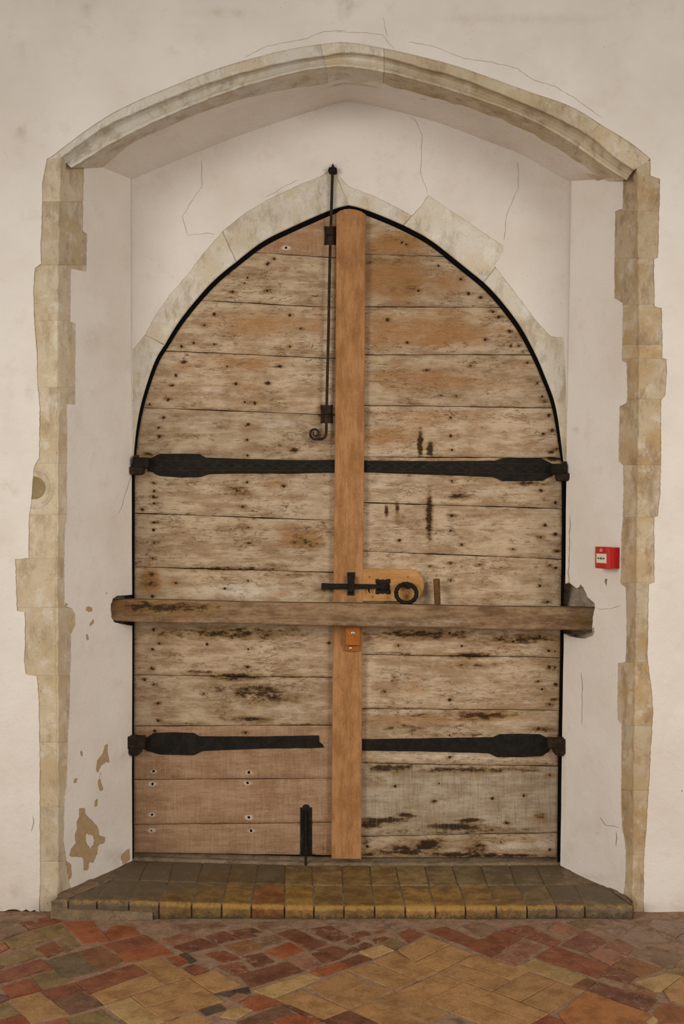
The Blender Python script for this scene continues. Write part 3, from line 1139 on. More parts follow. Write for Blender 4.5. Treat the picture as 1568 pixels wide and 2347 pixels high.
TY = bpy.data.objects['wall_back']
for pts in ([(0, 25), (120, 28), (215, 40), (245, 80), (268, 106)], [(215, -40), (228, 20), (236, 52)],
            [(330, 70), (440, 90), (580, 145), (700, 160), (820, 190), (880, 235), (1000, 275), (1100, 340), (1200, 410)]):
    ribbon('crack', FRONT, crop(c2, K, pts), M['crack'], wall)
ribbon('crack', FRONT, crop(c1, K, [(1100, 140), (1200, 88), (1380, 55), (1450, 25), (1560, 15)]), M['crack'], wall)
for pts in ([(320, 400), (360, 420), (392, 490), (385, 660), (415, 750)], [(820, 610), (825, 720), (770, 850), (760, 960)]):
    ribbon('crack', BACK, crop(c2, K, pts), M['crack'], TY, 1.0)
for pts in ([(905, 600), (908, 720), (820, 850), (840, 935)], [(1190, 770), (1260, 730), (1340, 690)], [(840, 940), (940, 930), (965, 935)]):
    ribbon('crack', BACK, crop(c1, K, pts), M['crack'], TY, 1.0)
for pts in ([(1190, 340), (1215, 375), (1250, 378), (1282, 388)], [(1262, 400), (1265, 430), (1262, 470)]):
    ribbon('crack', RIGHT, crop(c8, K, pts), M['crack_dark'], wr, 1.5)
ribbon('crack', RIGHT, [(1303, 1338), (1304, 1325), (1302, 1312), (1305, 1295), (1306, 1180)], M['crack_dark'], wr, 1.6)
ribbon('crack', RIGHT, [(1363, 1392), (1376, 1397), (1400, 1395), (1424, 1388)], M['crack'], wr, 1.2)
ribbon('crack', RIGHT, [(1332, 1540), (1335, 1570), (1333, 1660)], M['crack'], wr, 1.6)
ribbon('crack', LEFT, [(303, 1085), (288, 1130), (281, 1160), (272, 1178)], M['crack'], wl, 1.2)
ribbon('crack', FRONT, [(72, 1905), (78, 1885), (75, 1870)], M['crack_dark'], wall, 2)

# ================================================================== DOOR LEAVES
open_l = IL + [(304, 1200), (303, 1600), (303, 1975)]
open_r = IR + [(1294, 1200), (1290, 1500), (1286, 1700), (1283, 1975)]


def leaf_edge(pts, side):
    d = dens(pts, 6)
    out = []
    for i, (x, y) in enumerate(d):
        x2, y2 = d[min(i + 3, len(d) - 1)]
        x1, y1 = d[max(i - 3, 0)]
        t = np.array((x2 - x1, y2 - y1), float)
        t /= np.linalg.norm(t)
        nrm = np.array((t[1], -t[0])) * (1 if side < 0 else -1)      # towards the middle of the door
        g = np.interp(y, [480, 700, 950, 1060, 1300, 1980], [12, 11, 8, 5, 4.5, 4.0] if side < 0 else [12, 12, 9, 6, 6, 6])
        out.append((x + nrm[0] * g, y + nrm[1] * g))
    return np.array(out)


LE_L, LE_R = leaf_edge(open_l, -1), leaf_edge(open_r, 1)


def seal(op, le, side):
    """black draught strip that fills the gap between the stone and the leaf"""
    d = np.array(dens(op, 6))
    m = MB()
    rows = []
    for (x, y), (x2, y2) in zip(d, le):
        o_, i_ = np.array((x, y)), np.array((x2, y2))
        t = i_ - o_
        p0, p1 = o_ - t * .12, o_ + t * .9
        rows.append([np.array(at(*p0, YB + .0125)), np.array(at(*p1, YB + .0165)), np.array(at(*p1, .49)), np.array(at(*p0, .49))])
    loft(rows, 'draught_strip', M['void'], rebate, 0)


def edge_x(le, y):
    o = np.argsort(le[:, 1], kind='stable')
    return float(np.interp(y, le[o, 1], le[o, 0]))


seal(open_l, LE_L, -1)
seal(open_r, LE_R, 1)

# ---- nails and stains
nails_l = (crop(c1, K, [(1232, 1045), (1200, 1070), (1112, 1130)])
           + crop(c3, K, [(1098, 95), (1045, 135), (1200, 130), (1205, 5), (962, 235), (918, 285), (1302, 240), (870, 365), (962, 370), (1302, 380),
                          (815, 380), (1350, 300), (828, 450), (1020, 470), (1258, 470), (790, 510), (775, 555), (1060, 548), (1205, 545), (755, 620),
                          (1100, 630), (1145, 635), (672, 640), (735, 700), (713, 745), (1115, 730), (715, 785), (1110, 800), (1112, 870),
                          (690, 993), (692, 1030), (690, 1055), (692, 1085), (1065, 1028), (1275, 1008), (1110, 990), (1090, 1100), (640, 1113)])
           + crop(c5, K, [(692, 93), (690, 127), (692, 183), (685, 255), (1115, 115), (1115, 187), (683, 327), (790, 365), (685, 425), (1115, 355),
                          (1010, 390), (690, 575), (715, 637), (930, 640), (685, 663), (680, 748), (1115, 590), (1115, 663), (1112, 742), (1478, 635),
                          (650, 800), (690, 820), (915, 862), (710, 905), (710, 983), (1110, 980), (1165, 830), (695, 1030), (1103, 1037)]))
holes_l = crop(c7, K, [(690, 133), (685, 190), (683, 328), (680, 400), (1118, 138), (1112, 185), (1118, 340), (1128, 400)]) + crop(c1, K, [(1285, 995)])
nails_r = (crop(c2, K, [(320, 980), (300, 972)])
           + crop(c4, K, [(465, 18), (375, 130), (565, 78), (600, 143), (655, 160), (235, 260), (325, 362), (675, 350), (710, 225), (735, 248), (785, 313),
                          (790, 378), (825, 378), (410, 487), (610, 467), (865, 455), (908, 545), (475, 600), (545, 603), (930, 605), (940, 630),
                          (520, 700), (520, 782), (960, 690), (935, 773), (975, 757), (995, 840), (970, 855), (525, 845), (525, 985), (925, 1027),
                          (560, 1050), (990, 1082), (525, 1138)])
           + crop(c6, K, [(290, 173), (570, 193), (520, 130), (525, 62), (800, 213), (925, 160), (945, 105), (990, 145), (995, 222), (425, 290), (520, 277),
                          (650, 283), (965, 285), (992, 297), (520, 355), (920, 377), (955, 450), (285, 647), (515, 590), (570, 648), (800, 628),
                          (920, 605), (960, 670), (988, 672), (962, 742), (988, 745), (912, 807), (930, 842), (985, 890), (965, 910), (515, 890),
                          (990, 820), (915, 1020), (515, 1050)])
           + crop(c8, K, [(270, 200), (467, 188), (445, 268), (707, 255), (848, 243), (770, 365), (965, 150), (745, 452), (965, 485), (145, 470), (515, 70)]))
door_blobs = [
    # orange, less weathered upper boards
    (905, 560, 90, 30, .95, 1), (900, 640, 110, 55, 1.0, 1), (1010, 650, 110, 36, .75, 1), (960, 760, 210, 48, .85, 1), (1000, 865, 200, 44, .7, 1), (900, 1000, 90, 40, .55, 1), (1000, 960, 170, 25, .5, 1),
    (690, 555, 110, 25, .6, 1), (640, 620, 60, 30, .3, 1), (600, 745, 130, 34, .75, 1), (560, 830, 110, 30, .62, 1), (560, 880, 130, 25, .4, 1), (730, 745, 30, 40, .6, 1), (420, 840, 30, 14, .5, 1),
    (500, 1010, 60, 14, .3, 1), (690, 1235, 70, 28, .8, 1), (620, 1110, 40, 20, .35, 1), (345, 1335, 30, 34, .9, 1), (640, 1360, 30, 15, .5, 1),
    (940, 1650, 110, 16, .7, 1), (1120, 1645, 110, 14, .6, 1), (950, 1580, 60, 30, .4, 1), (1240, 1880, 25, 20, .4, 1),
    # pale, bleached
    (500, 900, 160, 22, .5, 2), (450, 970, 120, 30, .55, 2), (650, 970, 100, 30, .65, 2), (700, 1100, 70, 40, .5, 2), (560, 1355, 150, 30, .8, 2), (360, 1450, 60, 60, .4, 2),
    (700, 1450, 60, 30, .3, 2), (500, 1590, 160, 40, .5, 2), (640, 1625, 90, 24, .5, 2), (1130, 600, 60, 30, .55, 2), (1180, 670, 50, 30, .5, 2), (1150, 790, 70, 20, .45, 2), (940, 780, 40, 14, .5, 2),
    (900, 1110, 90, 24, .55, 2), (1100, 1130, 130, 24, .5, 2), (1100, 1240, 110, 40, .4, 2), (960, 1300, 120, 30, .35, 2), (1080, 1480, 150, 20, .45, 2), (1050, 1560, 200, 50, .45, 2),
    (1000, 1735, 230, 10, .8, 2), (1030, 1820, 170, 40, .45, 2), (1170, 1940, 60, 16, .9, 2), (1000, 1935, 30, 14, .7, 2), (850, 1935, 30, 20, .6, 2), (1250, 1935, 40, 18, .7, 2),
    (840, 1765, 12, 8, 1.2, 2), (640, 480, 60, 30, .2, 2), (340, 1850, 30, 60, .2, 2), (640, 1700, 100, 8, .4, 2), (735, 1850, 25, 30, .4, 2),
    # rot, soot and rain stains; dark bands just below the bar and latch
    (963, 1018, 6, 32, 1.1, 0), (986, 1030, 8, 17, 1.0, 0), (984, 1180, 8, 55, 1.0, 0), (886, 1170, 4, 16, .9, 0), (911, 1165, 5, 18, .9, 0), (672, 1031, 15, 5, 1.0, 0),
    (545, 1125, 32, 13, .62, 0), (1053, 1136, 32, 10, .7, 0), (700, 1246, 50, 18, .55, 0), (690, 1225, 60, 30, .35, 0), (520, 1303, 130, 5, .7, 0), (690, 1318, 70, 6, .5, 0), (620, 1295, 110, 6, .4, 0),
    (340, 1330, 26, 26, .5, 0), (520, 1452, 230, 16, .62, 0), (400, 1500, 60, 10, .4, 0), (540, 1551, 60, 9, .85, 0), (470, 1542, 60, 6, .6, 0), (590, 1590, 80, 24, .72, 0), (500, 1575, 30, 16, .6, 0), (640, 1600, 90, 18, .5, 0),
    (570, 1648, 50, 7, .8, 0), (430, 1660, 70, 4, .5, 0), (360, 1570, 40, 8, .3, 0), (350, 1180, 120, 5, .3, 0), (600, 1185, 100, 5, .35, 0),
    (750, 1950, 20, 24, .5, 0), (745, 1900, 8, 30, .35, 0), (400, 1780, 12, 4, .5, 0), (440, 1786, 40, 3, .5, 0), (480, 1888, 180, 3, .35, 0), (320, 1052, 30, 8, .8, 0), (340, 1040, 18, 6, .6, 0), (1270, 1052, 20, 7, .9, 0), (1220, 1108, 50, 6, .7, 0),
    (960, 1455, 150, 12, .75, 0), (1180, 1465, 130, 12, .6, 0), (1080, 1503, 60, 6, .9, 0), (900, 1497, 70, 5, .5, 0), (1060, 1525, 140, 12, .4, 0), (880, 1590, 14, 14, .5, 0), (905, 1555, 12, 20, .45, 0),
    (1110, 1640, 90, 12, .75, 0), (930, 1668, 90, 10, .55, 0), (960, 1640, 80, 8, .4, 0), (1240, 1672, 40, 8, .6, 0), (1060, 1684, 200, 6, .45, 0),
    (900, 1760, 70, 12, .8, 0), (1090, 1765, 170, 7, .75, 0), (860, 1790, 30, 16, .4, 0), (880, 1880, 55, 7, 1.0, 0), (930, 1868, 26, 6, .9, 0), (850, 1892, 28, 8, .9, 0), (1050, 1895, 70, 7, 1.0, 0), (1075, 1880, 36, 4, 1.0, 0),
    (1000, 1906, 200, 8, .55, 0), (1150, 1900, 110, 6, .5, 0), (985, 1935, 40, 16, .9, 0), (920, 1950, 60, 14, .8, 0), (1090, 1945, 30, 18, .7, 0), (850, 1958, 30, 8, .7, 0), (1180, 1962, 80, 5, .8, 0), (1060, 1960, 130, 7, .8, 0), (840, 1925, 10, 12, .7, 0),
    (1237, 1868, 20, 14, .45, 0), (880, 1350, 20, 40, .2, 0), (740, 1330, 30, 60, .3, 0), (748, 1352, 26, 5, .5, 0), (728, 1000, 26, 18, .3, 0), (735, 945, 12, 30, .55, 0), (735, 935, 8, 8, .8, 1),
    (610, 1215, 14, 3, .5, 0), (850, 640, 8, 100, .3, 0), (905, 545, 50, 14, .35, 0), (890, 600, 70, 10, .45, 0), (930, 660, 80, 22, .35, 0)]
for x in range(330, 1290, 55):
    for y in (1068, 1706):
        if not 735 < x < 860:
            door_blobs.append((x, y + (x - 784) * .006, 60, 27 if abs(x - 784) < 330 else 34, .33, 0))
door_blobs = [(x, y, rx * (1.1 if ch == 0 else 1), ry * (1.15 if ch == 0 else 1), a * (1.22 if ch == 0 else 1), ch) for x, y, rx, ry, a, ch in door_blobs]
for lst in (nails_l, nails_r):
    for i, (x, y) in enumerate(lst):
        door_blobs.append((x, y, 11 + (i * 7) % 6, 6.5, .66, 0))
        if i % 4 == 0:
            door_blobs.append((x - 2, y + 1, 11, 6, .7, 1))
for x, y in holes_l:
    door_blobs.append((x, y, 11, 6, 1.3, 2))


def plank(parent, le, side, ja, jb, mat, name='plank'):
    """board between two joint lines ((x0,y0),(x1,y1)); inner end runs under the meeting post"""
    (ax, ay), (bx, by) = ja
    (cx_, cy_), (dx_, dy_) = jb
    ytop = lambda x: ay + (by - ay) * (x - ax) / (bx - ax) + .8
    ybot = lambda x: cy_ + (dy_ - cy_) * (x - cx_) / (dx_ - cx_) - .8
    xin = 784.0 if side < 0 else 816.0
    h = (cy_ + dy_) / 2 - (ay + by) / 2
    nz = max(8, int(h / 4))
    nx = max(20, int(abs(xin - edge_x(le, cy_)) / 4.2))
    v = []
    ph = random.uniform(0, 9)
    yj = random.uniform(-.0012, .0012)
    for j in range(nz + 1):
        t = j / nz
        xo = edge_x(le, (ay + cy_) / 2)
        for _ in range(5):
            yy = ytop(xo) * (1 - t) + ybot(xo) * t
            xo = edge_x(le, yy)
        for i in range(nx + 1):
            s = i / nx
            x = xo + (xin - xo) * s
            wv = .7 * math.sin(x * .02 + ph) + .5 * math.sin(x * .07 + ph * 2)
            y = (ytop(x) + wv * .5) * (1 - t) + (ybot(x) + wv * .4) * t
            e = min(j, nz - j, i if True else 9)
            dep = YD + yj + (.0035 if e == 0 else (.0008 if e == 1 else 0))
            v.append(at(x, y, dep))
    v = np.array(v)
    v[:, 1] += vnoise(v, 26, int(ph * 100)) * .0008
    px, py = to_px(v)
    st = blobs(px, py, door_blobs)
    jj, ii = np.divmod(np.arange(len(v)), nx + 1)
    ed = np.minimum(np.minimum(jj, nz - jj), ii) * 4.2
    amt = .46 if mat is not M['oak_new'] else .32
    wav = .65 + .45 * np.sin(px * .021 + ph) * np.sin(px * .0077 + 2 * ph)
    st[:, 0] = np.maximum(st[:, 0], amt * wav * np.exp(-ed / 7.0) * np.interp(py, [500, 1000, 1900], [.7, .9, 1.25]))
    nc = nx + 1
    f = [(j * nc + i, j * nc + i + 1, (j + 1) * nc + i + 1, (j + 1) * nc + i) for j in range(nz) for i in range(nx)]
    ring = ([i for i in range(nc)] + [j * nc + nx for j in range(1, nz + 1)] + [nz * nc + i for i in range(nx - 1, -1, -1)] + [j * nc for j in range(nz - 1, 0, -1)])
    b0 = len(v)
    vb = v[ring].copy()
    vb[:, 1] = YD + .032
    v = np.vstack((v, vb))
    st = np.vstack((st, st[ring]))
    n = len(ring)
    f += [(ring[k], ring[(k + 1) % n], b0 + (k + 1) % n, b0 + k) for k in range(n)]
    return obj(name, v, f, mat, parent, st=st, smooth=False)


door_l = empty('door_1', at(540, 1958, YD), 'left leaf of the weathered oak plank door with newer pinkish bottom boards', 'door', 'structure')
door_r = empty('door_2', at(1055, 1966, YD), 'right leaf of the weathered oak plank door with the brown meeting post and ring handle', 'door', 'structure')
JL = [((580, 470), (784, 470)), ((575, 578), (768, 591)), ((459, 689), (768, 705)), ((375, 804), (768, 822)), ((326, 934), (768, 951)), ((306, 1058), (768, 1062)),
      ((308, 1176), (768, 1193)), ((306, 1299), (768, 1312)), ((306, 1410), (768, 1422)), ((306, 1547), (760, 1553)), ((306, 1664), (760, 1662)),
      ((306, 1787), (760, 1784)), ((306, 1890), (760, 1885)), ((306, 1954), (758, 1961))]
ML = ['oak_new', 'oak', 'oak', 'oak', 'oak', 'oak', 'oak', 'oak', 'oak', 'oak', 'oak_new', 'oak_new', 'oak_new']
JR = [((816, 470), (1028, 470)), ((839, 583), (1028, 588)), ((839, 703), (1150, 705)), ((839, 813), (1225, 813)), ((837, 929), (1270, 935)), ((837, 1047), (1290, 1050)),
      ((834, 1152), (1291, 1166)), ((834, 1263), (1288, 1282)), ((834, 1404), (1288, 1414)), ((829, 1500), (1284, 1507)), ((829, 1624), (1281, 1628)),
      ((829, 1749), (1280, 1756)), ((829, 1917), (1278, 1908)), ((828, 1965), (1277, 1965))]
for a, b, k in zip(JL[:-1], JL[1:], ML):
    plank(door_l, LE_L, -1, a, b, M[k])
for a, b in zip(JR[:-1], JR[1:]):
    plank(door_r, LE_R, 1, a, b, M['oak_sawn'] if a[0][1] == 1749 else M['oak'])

# nails: one shared head
nm = MB()
nm.dome((0, .001, 0), .0068, .0022, 8, 2)
nail0 = nm.build('nail', M['nail'], None, origin=(0, 0, 0))
nail_me = nail0.data
bpy.data.objects.remove(nail0)
hm = MB()
hm.dome((0, .001, 0), .0066, .0012, 10, 2)
h0 = hm.build('nail_hole', M['void'], None, origin=(0, 0, 0))
hole_me = h0.data
bpy.data.objects.remove(h0)
for lst, par, me, nm_ in ((nails_l, door_l, nail_me, 'nail'), (nails_r, door_r, nail_me, 'nail'), (holes_l, door_l, hole_me, 'nail_hole')):
    for x, y in lst:
        o = bpy.data.objects.new(nm_, me)
        C.objects.link(o)
        o.parent = par
        o.location = np.array(at(x, y, YD - .001)) - WLOC[par.name]
        s = random.uniform(.7, 1.25)
        o.scale = (s, 1, s * random.uniform(.7, 1))
        o.rotation_euler = (0, random.uniform(0, 3), 0)

# ---- meeting post
YP = .412
top = [(771.5, 1900)]
arc = [(771, 488), (780, 482), (790, 479), (801, 478), (815, 480), (828, 484), (838.5, 491)]
poly = [(759.5, 1969), (828, 1970), (831, 1500), (835, 1000)] + arc[::-1] + [(768, 1000), (763, 1500)]
m = MB()
m.prism([at(x, y, YP)[::2] for x, y in poly], YP, YD + .003, .003)
post = m.build('meeting_post', M['oak_post'], door_r, label='brown vertical cover post')


# ---- strap hinges
def strap(parent, pts, knuckle, pin, lead, mat=M['iron'], diamonds=True, side=-1):
    y0 = YD - .007
    q = [at(x, y, y0)[::2] for x, y in dens(pts + [pts[0]], 14, .35)[:-1]]
    m = MB()
    m.prism(q, y0, YD + .002, .002)
    h = m.build('strap_hinge', mat, parent, label='black iron strap hinge')
    (kx0, ky0), (kx1, ky1) = knuckle
    m = MB()
    m.prism([at(x, y, .392)[::2] for x, y in ((kx0, ky0), (kx1, ky0 + 1), (kx1, ky1), (kx0, ky1))], .392, YD - .001, .005)
    m.build('knuckle', mat if diamonds else M['iron_rust'], h)
    m = MB()
    (ax, ay), (bx, by) = pin
    cx_ = (ax + bx) / 2
    m.tube([at(cx_, ky0 - 5, .408), at(cx_, ky1, .408), at(cx_, by, .408)], [.011, .012, .013], 10)
    m.prism([at(x, y, .394)[::2] for x, y in ((ax, ky1 - 3), (bx, ky1 - 3), (bx, by - 5), (bx - 6, by), (ax + 4, by), (ax, by - 5))], .394, YD - .002, .004)
    m.build('pintle', M['iron_rust'], h)
    if diamonds:
        x0, x1, yc0, yc1, hh = lead
        n = int(abs(x1 - x0) / 28)
        m = MB()
        yf = y0 - .0006
        for i in range(n):
            xa = x0 + (x1 - x0) * i / n
            xb = x0 + (x1 - x0) * (i + 1) / n
            ya = yc0 + (yc1 - yc0) * i / n
            yb = yc0 + (yc1 - yc0) * (i + 1) / n
            for s in (-1, 1):
                m.tube([at(xa, ya - hh * s, yf), at(xb, yb + hh * s, yf)], .0007, 4)
        for s in (-1, 1):
            m.tube([at(x0, yc0 - (hh + 3) * s, yf), at(x1, yc1 - (hh + 3) * s, yf)], .0007, 4)
        m.build('incised_line', M['iron_line'], h, kind='stuff')
        for k in range(5):
            t = (k + .5) / 5
            m = MB()
            m.dome(at(x0 + (x1 - x0) * t, yc0 + (yc1 - yc0) * t + (-1) ** k * 4, y0), .004, .002, 8, 2)
            m.build('rivet', mat, h)
    return h


zl = ((270, 1000), 400 / 1568)
zr = ((1000, 1000), 400 / 1568)
p = crop(*zl, [(272, 202), (300, 195), (345, 172), (380, 158), (560, 156), (735, 158), (765, 178), (790, 190), (1100, 202), (1568, 213)]) + [(772, 1054), (772, 1083)] + \
    crop(*zl, [(1568, 335), (1100, 333), (820, 340), (780, 352), (745, 366), (580, 370), (390, 358), (345, 342), (315, 322), (272, 312)])
strap(door_l, p, crop(*zl, [(130, 188), (274, 285)]), crop(*zl, [(108, 290), (230, 345)]), (355, 765, 1067, 1068, 8))
p = [(830, 1055)] + crop(*zr, [(0, 222), (540, 219), (565, 208), (600, 195), (770, 193), (940, 195), (990, 220), (1040, 245), (1042, 355), (1000, 372), (960, 400),
                              (780, 403), (590, 400), (550, 380), (510, 365), (0, 345)]) + [(830, 1082)]
strap(door_r, p, crop(*zr, [(1040, 245), (1178, 340)]), crop(*zr, [(1085, 335), (1208, 400)]), (840, 1245, 1068, 1075, 8), side=1)
p = crop(c5, K, [(645, 1070), (690, 1040), (780, 1037), (870, 1040), (895, 1055), (1150, 1056), (1432, 1051), (1434, 1080), (1450, 1092), (1455, 1105), (1420, 1106), (1150, 1110),
                 (910, 1120), (870, 1139), (720, 1136), (670, 1122), (645, 1110)])
strap(door_l, p, crop(c5, K, [(572, 1056), (648, 1112)]), crop(c5, K, [(578, 1100), (632, 1140)]), (345, 720, 1705, 1702, 9), M['iron'], False)
p = crop(c6, K, [(110, 1068), (400, 1064), (710, 1058), (740, 1045), (830, 1043), (920, 1045), (962, 1066), (962, 1120), (930, 1143), (830, 1148), (730, 1148), (690, 1130), (400, 1122), (110, 1118)])
strap(door_r, p, crop(c6, K, [(958, 1066), (1036, 1110)]), crop(c6, K, [(985, 1098), (1038, 1140)]), (840, 1235, 1707, 1709, 8), M['iron'], False, side=1)

# ---- long rod bolt of the left leaf
YR = .408
m = MB()
rod = [at(762.5, 386, YR), at(760, 470, YR), at(756, 600, YR), at(753, 760, YR), at(750, 880, YR), at(748.5, 960, YR), at(748, 985, YR)]
z3 = ((660, 880), 200 / 1568)
curl = crop(*z3, [(688, 880), (680, 925), (650, 965), (605, 992)])
cc = crop(*z3, [(488, 888)])[0]
for k in range(34):
    a = math.radians(62 + k * 16)
    r = 14.3 - 10.5 * (k / 33) ** .8
    curl.append((cc[0] + math.cos(a) * r, cc[1] + math.sin(a) * r))
rod += [at(x, y, YR) for x, y in curl]
nr = len(rod)
m.tube(rod, [.0066 if i < nr - 34 else .0066 - .0036 * (i - nr + 34) / 33 for i in range(nr)], 10)
rb_ = m.build('rod_bolt', M['iron_rust'], door_l, smooth=True, label='long thin iron rod bolt with curled end')
for (x0, y0, x1, y1, sy, nm_) in ((743, 518, 771, 561, 538, 'guide_plate'), (734.5, 928, 763, 970, 949, 'guide_plate')):
    q = [(x0, y0), ((x0 + x1) / 2, y0 + 1), (x1, y0), (x1 - 1, (y0 + y1) / 2), (x1, y1), ((x0 + x1) / 2, y1 - 1), (x0, y1), (x0 + 1, (y0 + y1) / 2)]
    mm = MB()
    mm.prism([at(x, y, YD - .005)[::2] for x, y in q], YD - .005, YD + .001, .0015)
    g_ = mm.build(nm_, M['iron_rust'], rb_)
    xc = 757.5 if sy < 700 else 748.7
    mm = MB()
    mm.tube([at(xc - 6.5, sy, YD), at(xc - 6.2, sy, .409), at(xc - 3.4, sy, .3995), at(xc, sy, .397), at(xc + 3.4, sy, .3995), at(xc + 6.2, sy, .409), at(xc + 6.5, sy, YD)], .0026, 6)
    mm.build('staple', M['iron'], rb_)
mm = MB()
mm.prism([at(x, y, .40)[::2] for x, y in ((752, 390), (754, 384), (758, 383), (768, 383), (772, 386), (773, 394), (768, 397), (756, 396))], .395, YB + .006, .003)
mm.tube([at(763, 386, YR), at(763, 380, YR), at(763, 375, YR)], [.008, .005, .0015], 8)
mm.build('top_socket', M['iron'], rb_)

# ---- small drop bolt at the foot of the left leaf
z7 = ((640, 1800), 200 / 1568)
q = crop(*z7, [(380, 400), (420, 402), (425, 375), (450, 352), (485, 345), (520, 352), (542, 378), (548, 402), (588, 398), (590, 1270), (378, 1270)])
m = MB()
m.prism([at(x, y, YD - .004)[::2] for x, y in q], YD - .004, YD + .001, .0012)
db = m.build('drop_bolt', M['iron'], door_l, label='black iron drop bolt')
m = MB()
ctr = 478
m.tube([at(*crop(*z7, [(ctr, y)])[0], YD - .010) for y in (440, 460, 900, 1440, 1468)], [.003, .0055, .0055, .0055, .002], 10)
m.build('sliding_rod', M['iron'], db)
for ya, yb in ((640, 720), (1110, 1262)):
    m = MB()
    a, b = crop(*z7, [(432, ya), (524, yb)])
    m.prism([at(x, y, YD - .014)[::2] for x, y in ((a[0], a[1]), (b[0], a[1]), (b[0], b[1]), (a[0], b[1]))], YD - .018, YD - .003, .004)
    m.build('collar', M['iron'], db)
m = MB()
m.tube([at(*crop(*z7, [(470, 655)])[0], YD - .012), at(*crop(*z7, [(470, 655)])[0], YD - .026)], .006, 10)
m.build('knob', M['iron'], db)
for x, y in ((405, 450), (562, 450), (405, 862), (572, 866), (408, 1222), (556, 1224)):
    m = MB()
    m.dome(at(*crop(*z7, [(x, y)])[0], YD - .004), .0032, .002, 8, 2)
    m.build('screw', M['iron'], db)

# ---- latch on its golden backing board
z1 = ((680, 1260), 400 / 1568)
q = crop(*z1, [(556, 205), (580, 175), (620, 170), (1010, 175)])
cxy, rr = crop(*z1, [(1005, 318)])[0], 143 * z1[1]
for k in range(1, 14):
    a = math.radians(-88 + k * 12.8)
    q.append((cxy[0] + math.cos(a) * rr * .98, cxy[1] + math.sin(a) * rr))
q += crop(*z1, [(1000, 465), (560, 465)])
YL = .414
m = MB()
m.prism([at(x, y, YL)[::2] for x, y in q], YL, YD + .002, .003)
lp = m.build('latch_board', M['oak_plate'], door_r, label='golden oak backing board with rounded end')
for x, y in ((1000, 245), (683, 422), (990, 415), (655, 245)):
    m = MB()
    m.dome(at(*crop(*z1, [(x, y)])[0], YL), .0055, .0008, 10, 2)
    m.build('wood_plug', M['oak_block'], lp)
lat = MB()
q = crop(*z1, [(222, 303), (240, 300), (330, 305), (455, 306), (530, 308), (745, 312), (775, 316), (778, 348), (745, 350), (530, 352), (330, 354), (250, 360), (222, 358)])
lat.prism([at(x, y, .395)[::2] for x, y in q], .394, .404, .002)
latch = lat.build('latch_bar', M['iron'], door_r, label='black iron thumb-latch bar')
m = MB()
q = crop(*z1, [(456, 205), (523, 203), (524, 260), (518, 290), (518, 365), (520, 412), (456, 412), (460, 365), (460, 290), (456, 260)])
m.prism([at(x, y, .392)[::2] for x, y in q], .406, YP + .001, .001)
a, b = crop(*z1, [(458, 236), (520, 382)])
m.prism([at(x, y, .388)[::2] for x, y in ((a[0], a[1]), (b[0], a[1]), (b[0], b[1]), (a[0], b[1]))], .386, .4065, .004)
m.build('keeper', M['iron'], latch)
m = MB()
q = crop(*z1, [(710, 264), (742, 264), (748, 272), (772, 265), (798, 272), (806, 264), (842, 264), (842, 298), (834, 305), (842, 330), (834, 356), (842, 364), (842, 399),
               (806, 399), (798, 390), (772, 398), (748, 390), (742, 399), (710, 399), (710, 364), (718, 356), (710, 330), (718, 305), (710, 298)])
m.prism([at(x, y, YL - .003)[::2] for x, y in q], YL - .004, YL + .001, .0012)
pp = m.build('pivot_plate', M['iron'], latch)
m = MB()
c = at(*crop(*z1, [(775, 330)])[0], YL - .004)
m.tube([c, (c[0], .392, c[2]), (c[0], .388, c[2])], [.0165, .0165, .012], 16)
m.tube([(c[0], .389, c[2]), (c[0], .382, c[2])], [.008, .005], 10)
m.build('pivot_boss', M['iron'], latch)
for x, y in ((728, 283), (824, 283), (728, 380), (824, 380)):
    m = MB()
    m.dome(at(*crop(*z1, [(x, y)])[0], YL - .004), .006, .004, 8, 2)
    m.build('stud', M['iron_rust'], latch)
m = MB()
m.tube([at(*crop(*z1, [(648, 350)])[0], .399), at(*crop(*z1, [(650, 372)])[0], .399), at(*crop(*z1, [(658, 388)])[0], .397)], [.005, .004, .0025], 8)
m.build('lifting_tail', M['iron'], latch)
m = MB()
m.tube([at(*crop(*z1, [(310, 335)])[0], YD), at(*crop(*z1, [(310, 362)])[0], .40), at(*crop(*z1, [(312, 378)])[0], .398)], .0035, 8)
m.build('catch', M['iron_rust'], door_l)
# twisted ring handle
rc = np.array(at(*crop(*z1, [(983, 408)])[0], .398))
R0, r0 = 95 * z1[1] * .00195, .0098
v, f = [], []
NS, NT = 72, 12
for i in range(NS):
    a = 2 * math.pi * i / NS
    for k in range(NT):
        b = 2 * math.pi * k / NT
        r = r0 * (1 + .11 * math.sin(2 * b + 15 * a) + .05 * math.sin(5 * b - 19 * a))
        R = R0 + math.cos(b) * r
        v.append(rc + np.array((math.cos(a) * R, math.sin(b) * r, math.sin(a) * R)))
for i in range(NS):
    for k in range(NT):
        f.append((i * NT + k, i * NT + (k + 1) % NT, ((i + 1) % NS) * NT + (k + 1) % NT, ((i + 1) % NS) * NT + k))
v = np.array(v)
zt = rc[2] + R0 + r0
lean = math.radians(25)
dz, dy = zt - v[:, 2], v[:, 1] - rc[1]
v[:, 0] = rc[0] + (v[:, 0] - rc[0]) * .96
v[:, 2] = zt + .002 - (dz * math.cos(lean) - dy * math.sin(lean) * -1) * .95
v[:, 1] = rc[1] - dz * math.sin(lean) * .95 + dy * math.cos(lean)
ring = obj('ring_handle', v, f, M['iron'], door_r, smooth=True, label='twisted black iron ring handle')
m = MB()
bc = at(*crop(*z1, [(998, 325)])[0], YL)
m.tube([(bc[0], YL, bc[2]), (bc[0], .40, bc[2]), (bc[0], .385, bc[2])], [.013, .010, .010], 12)
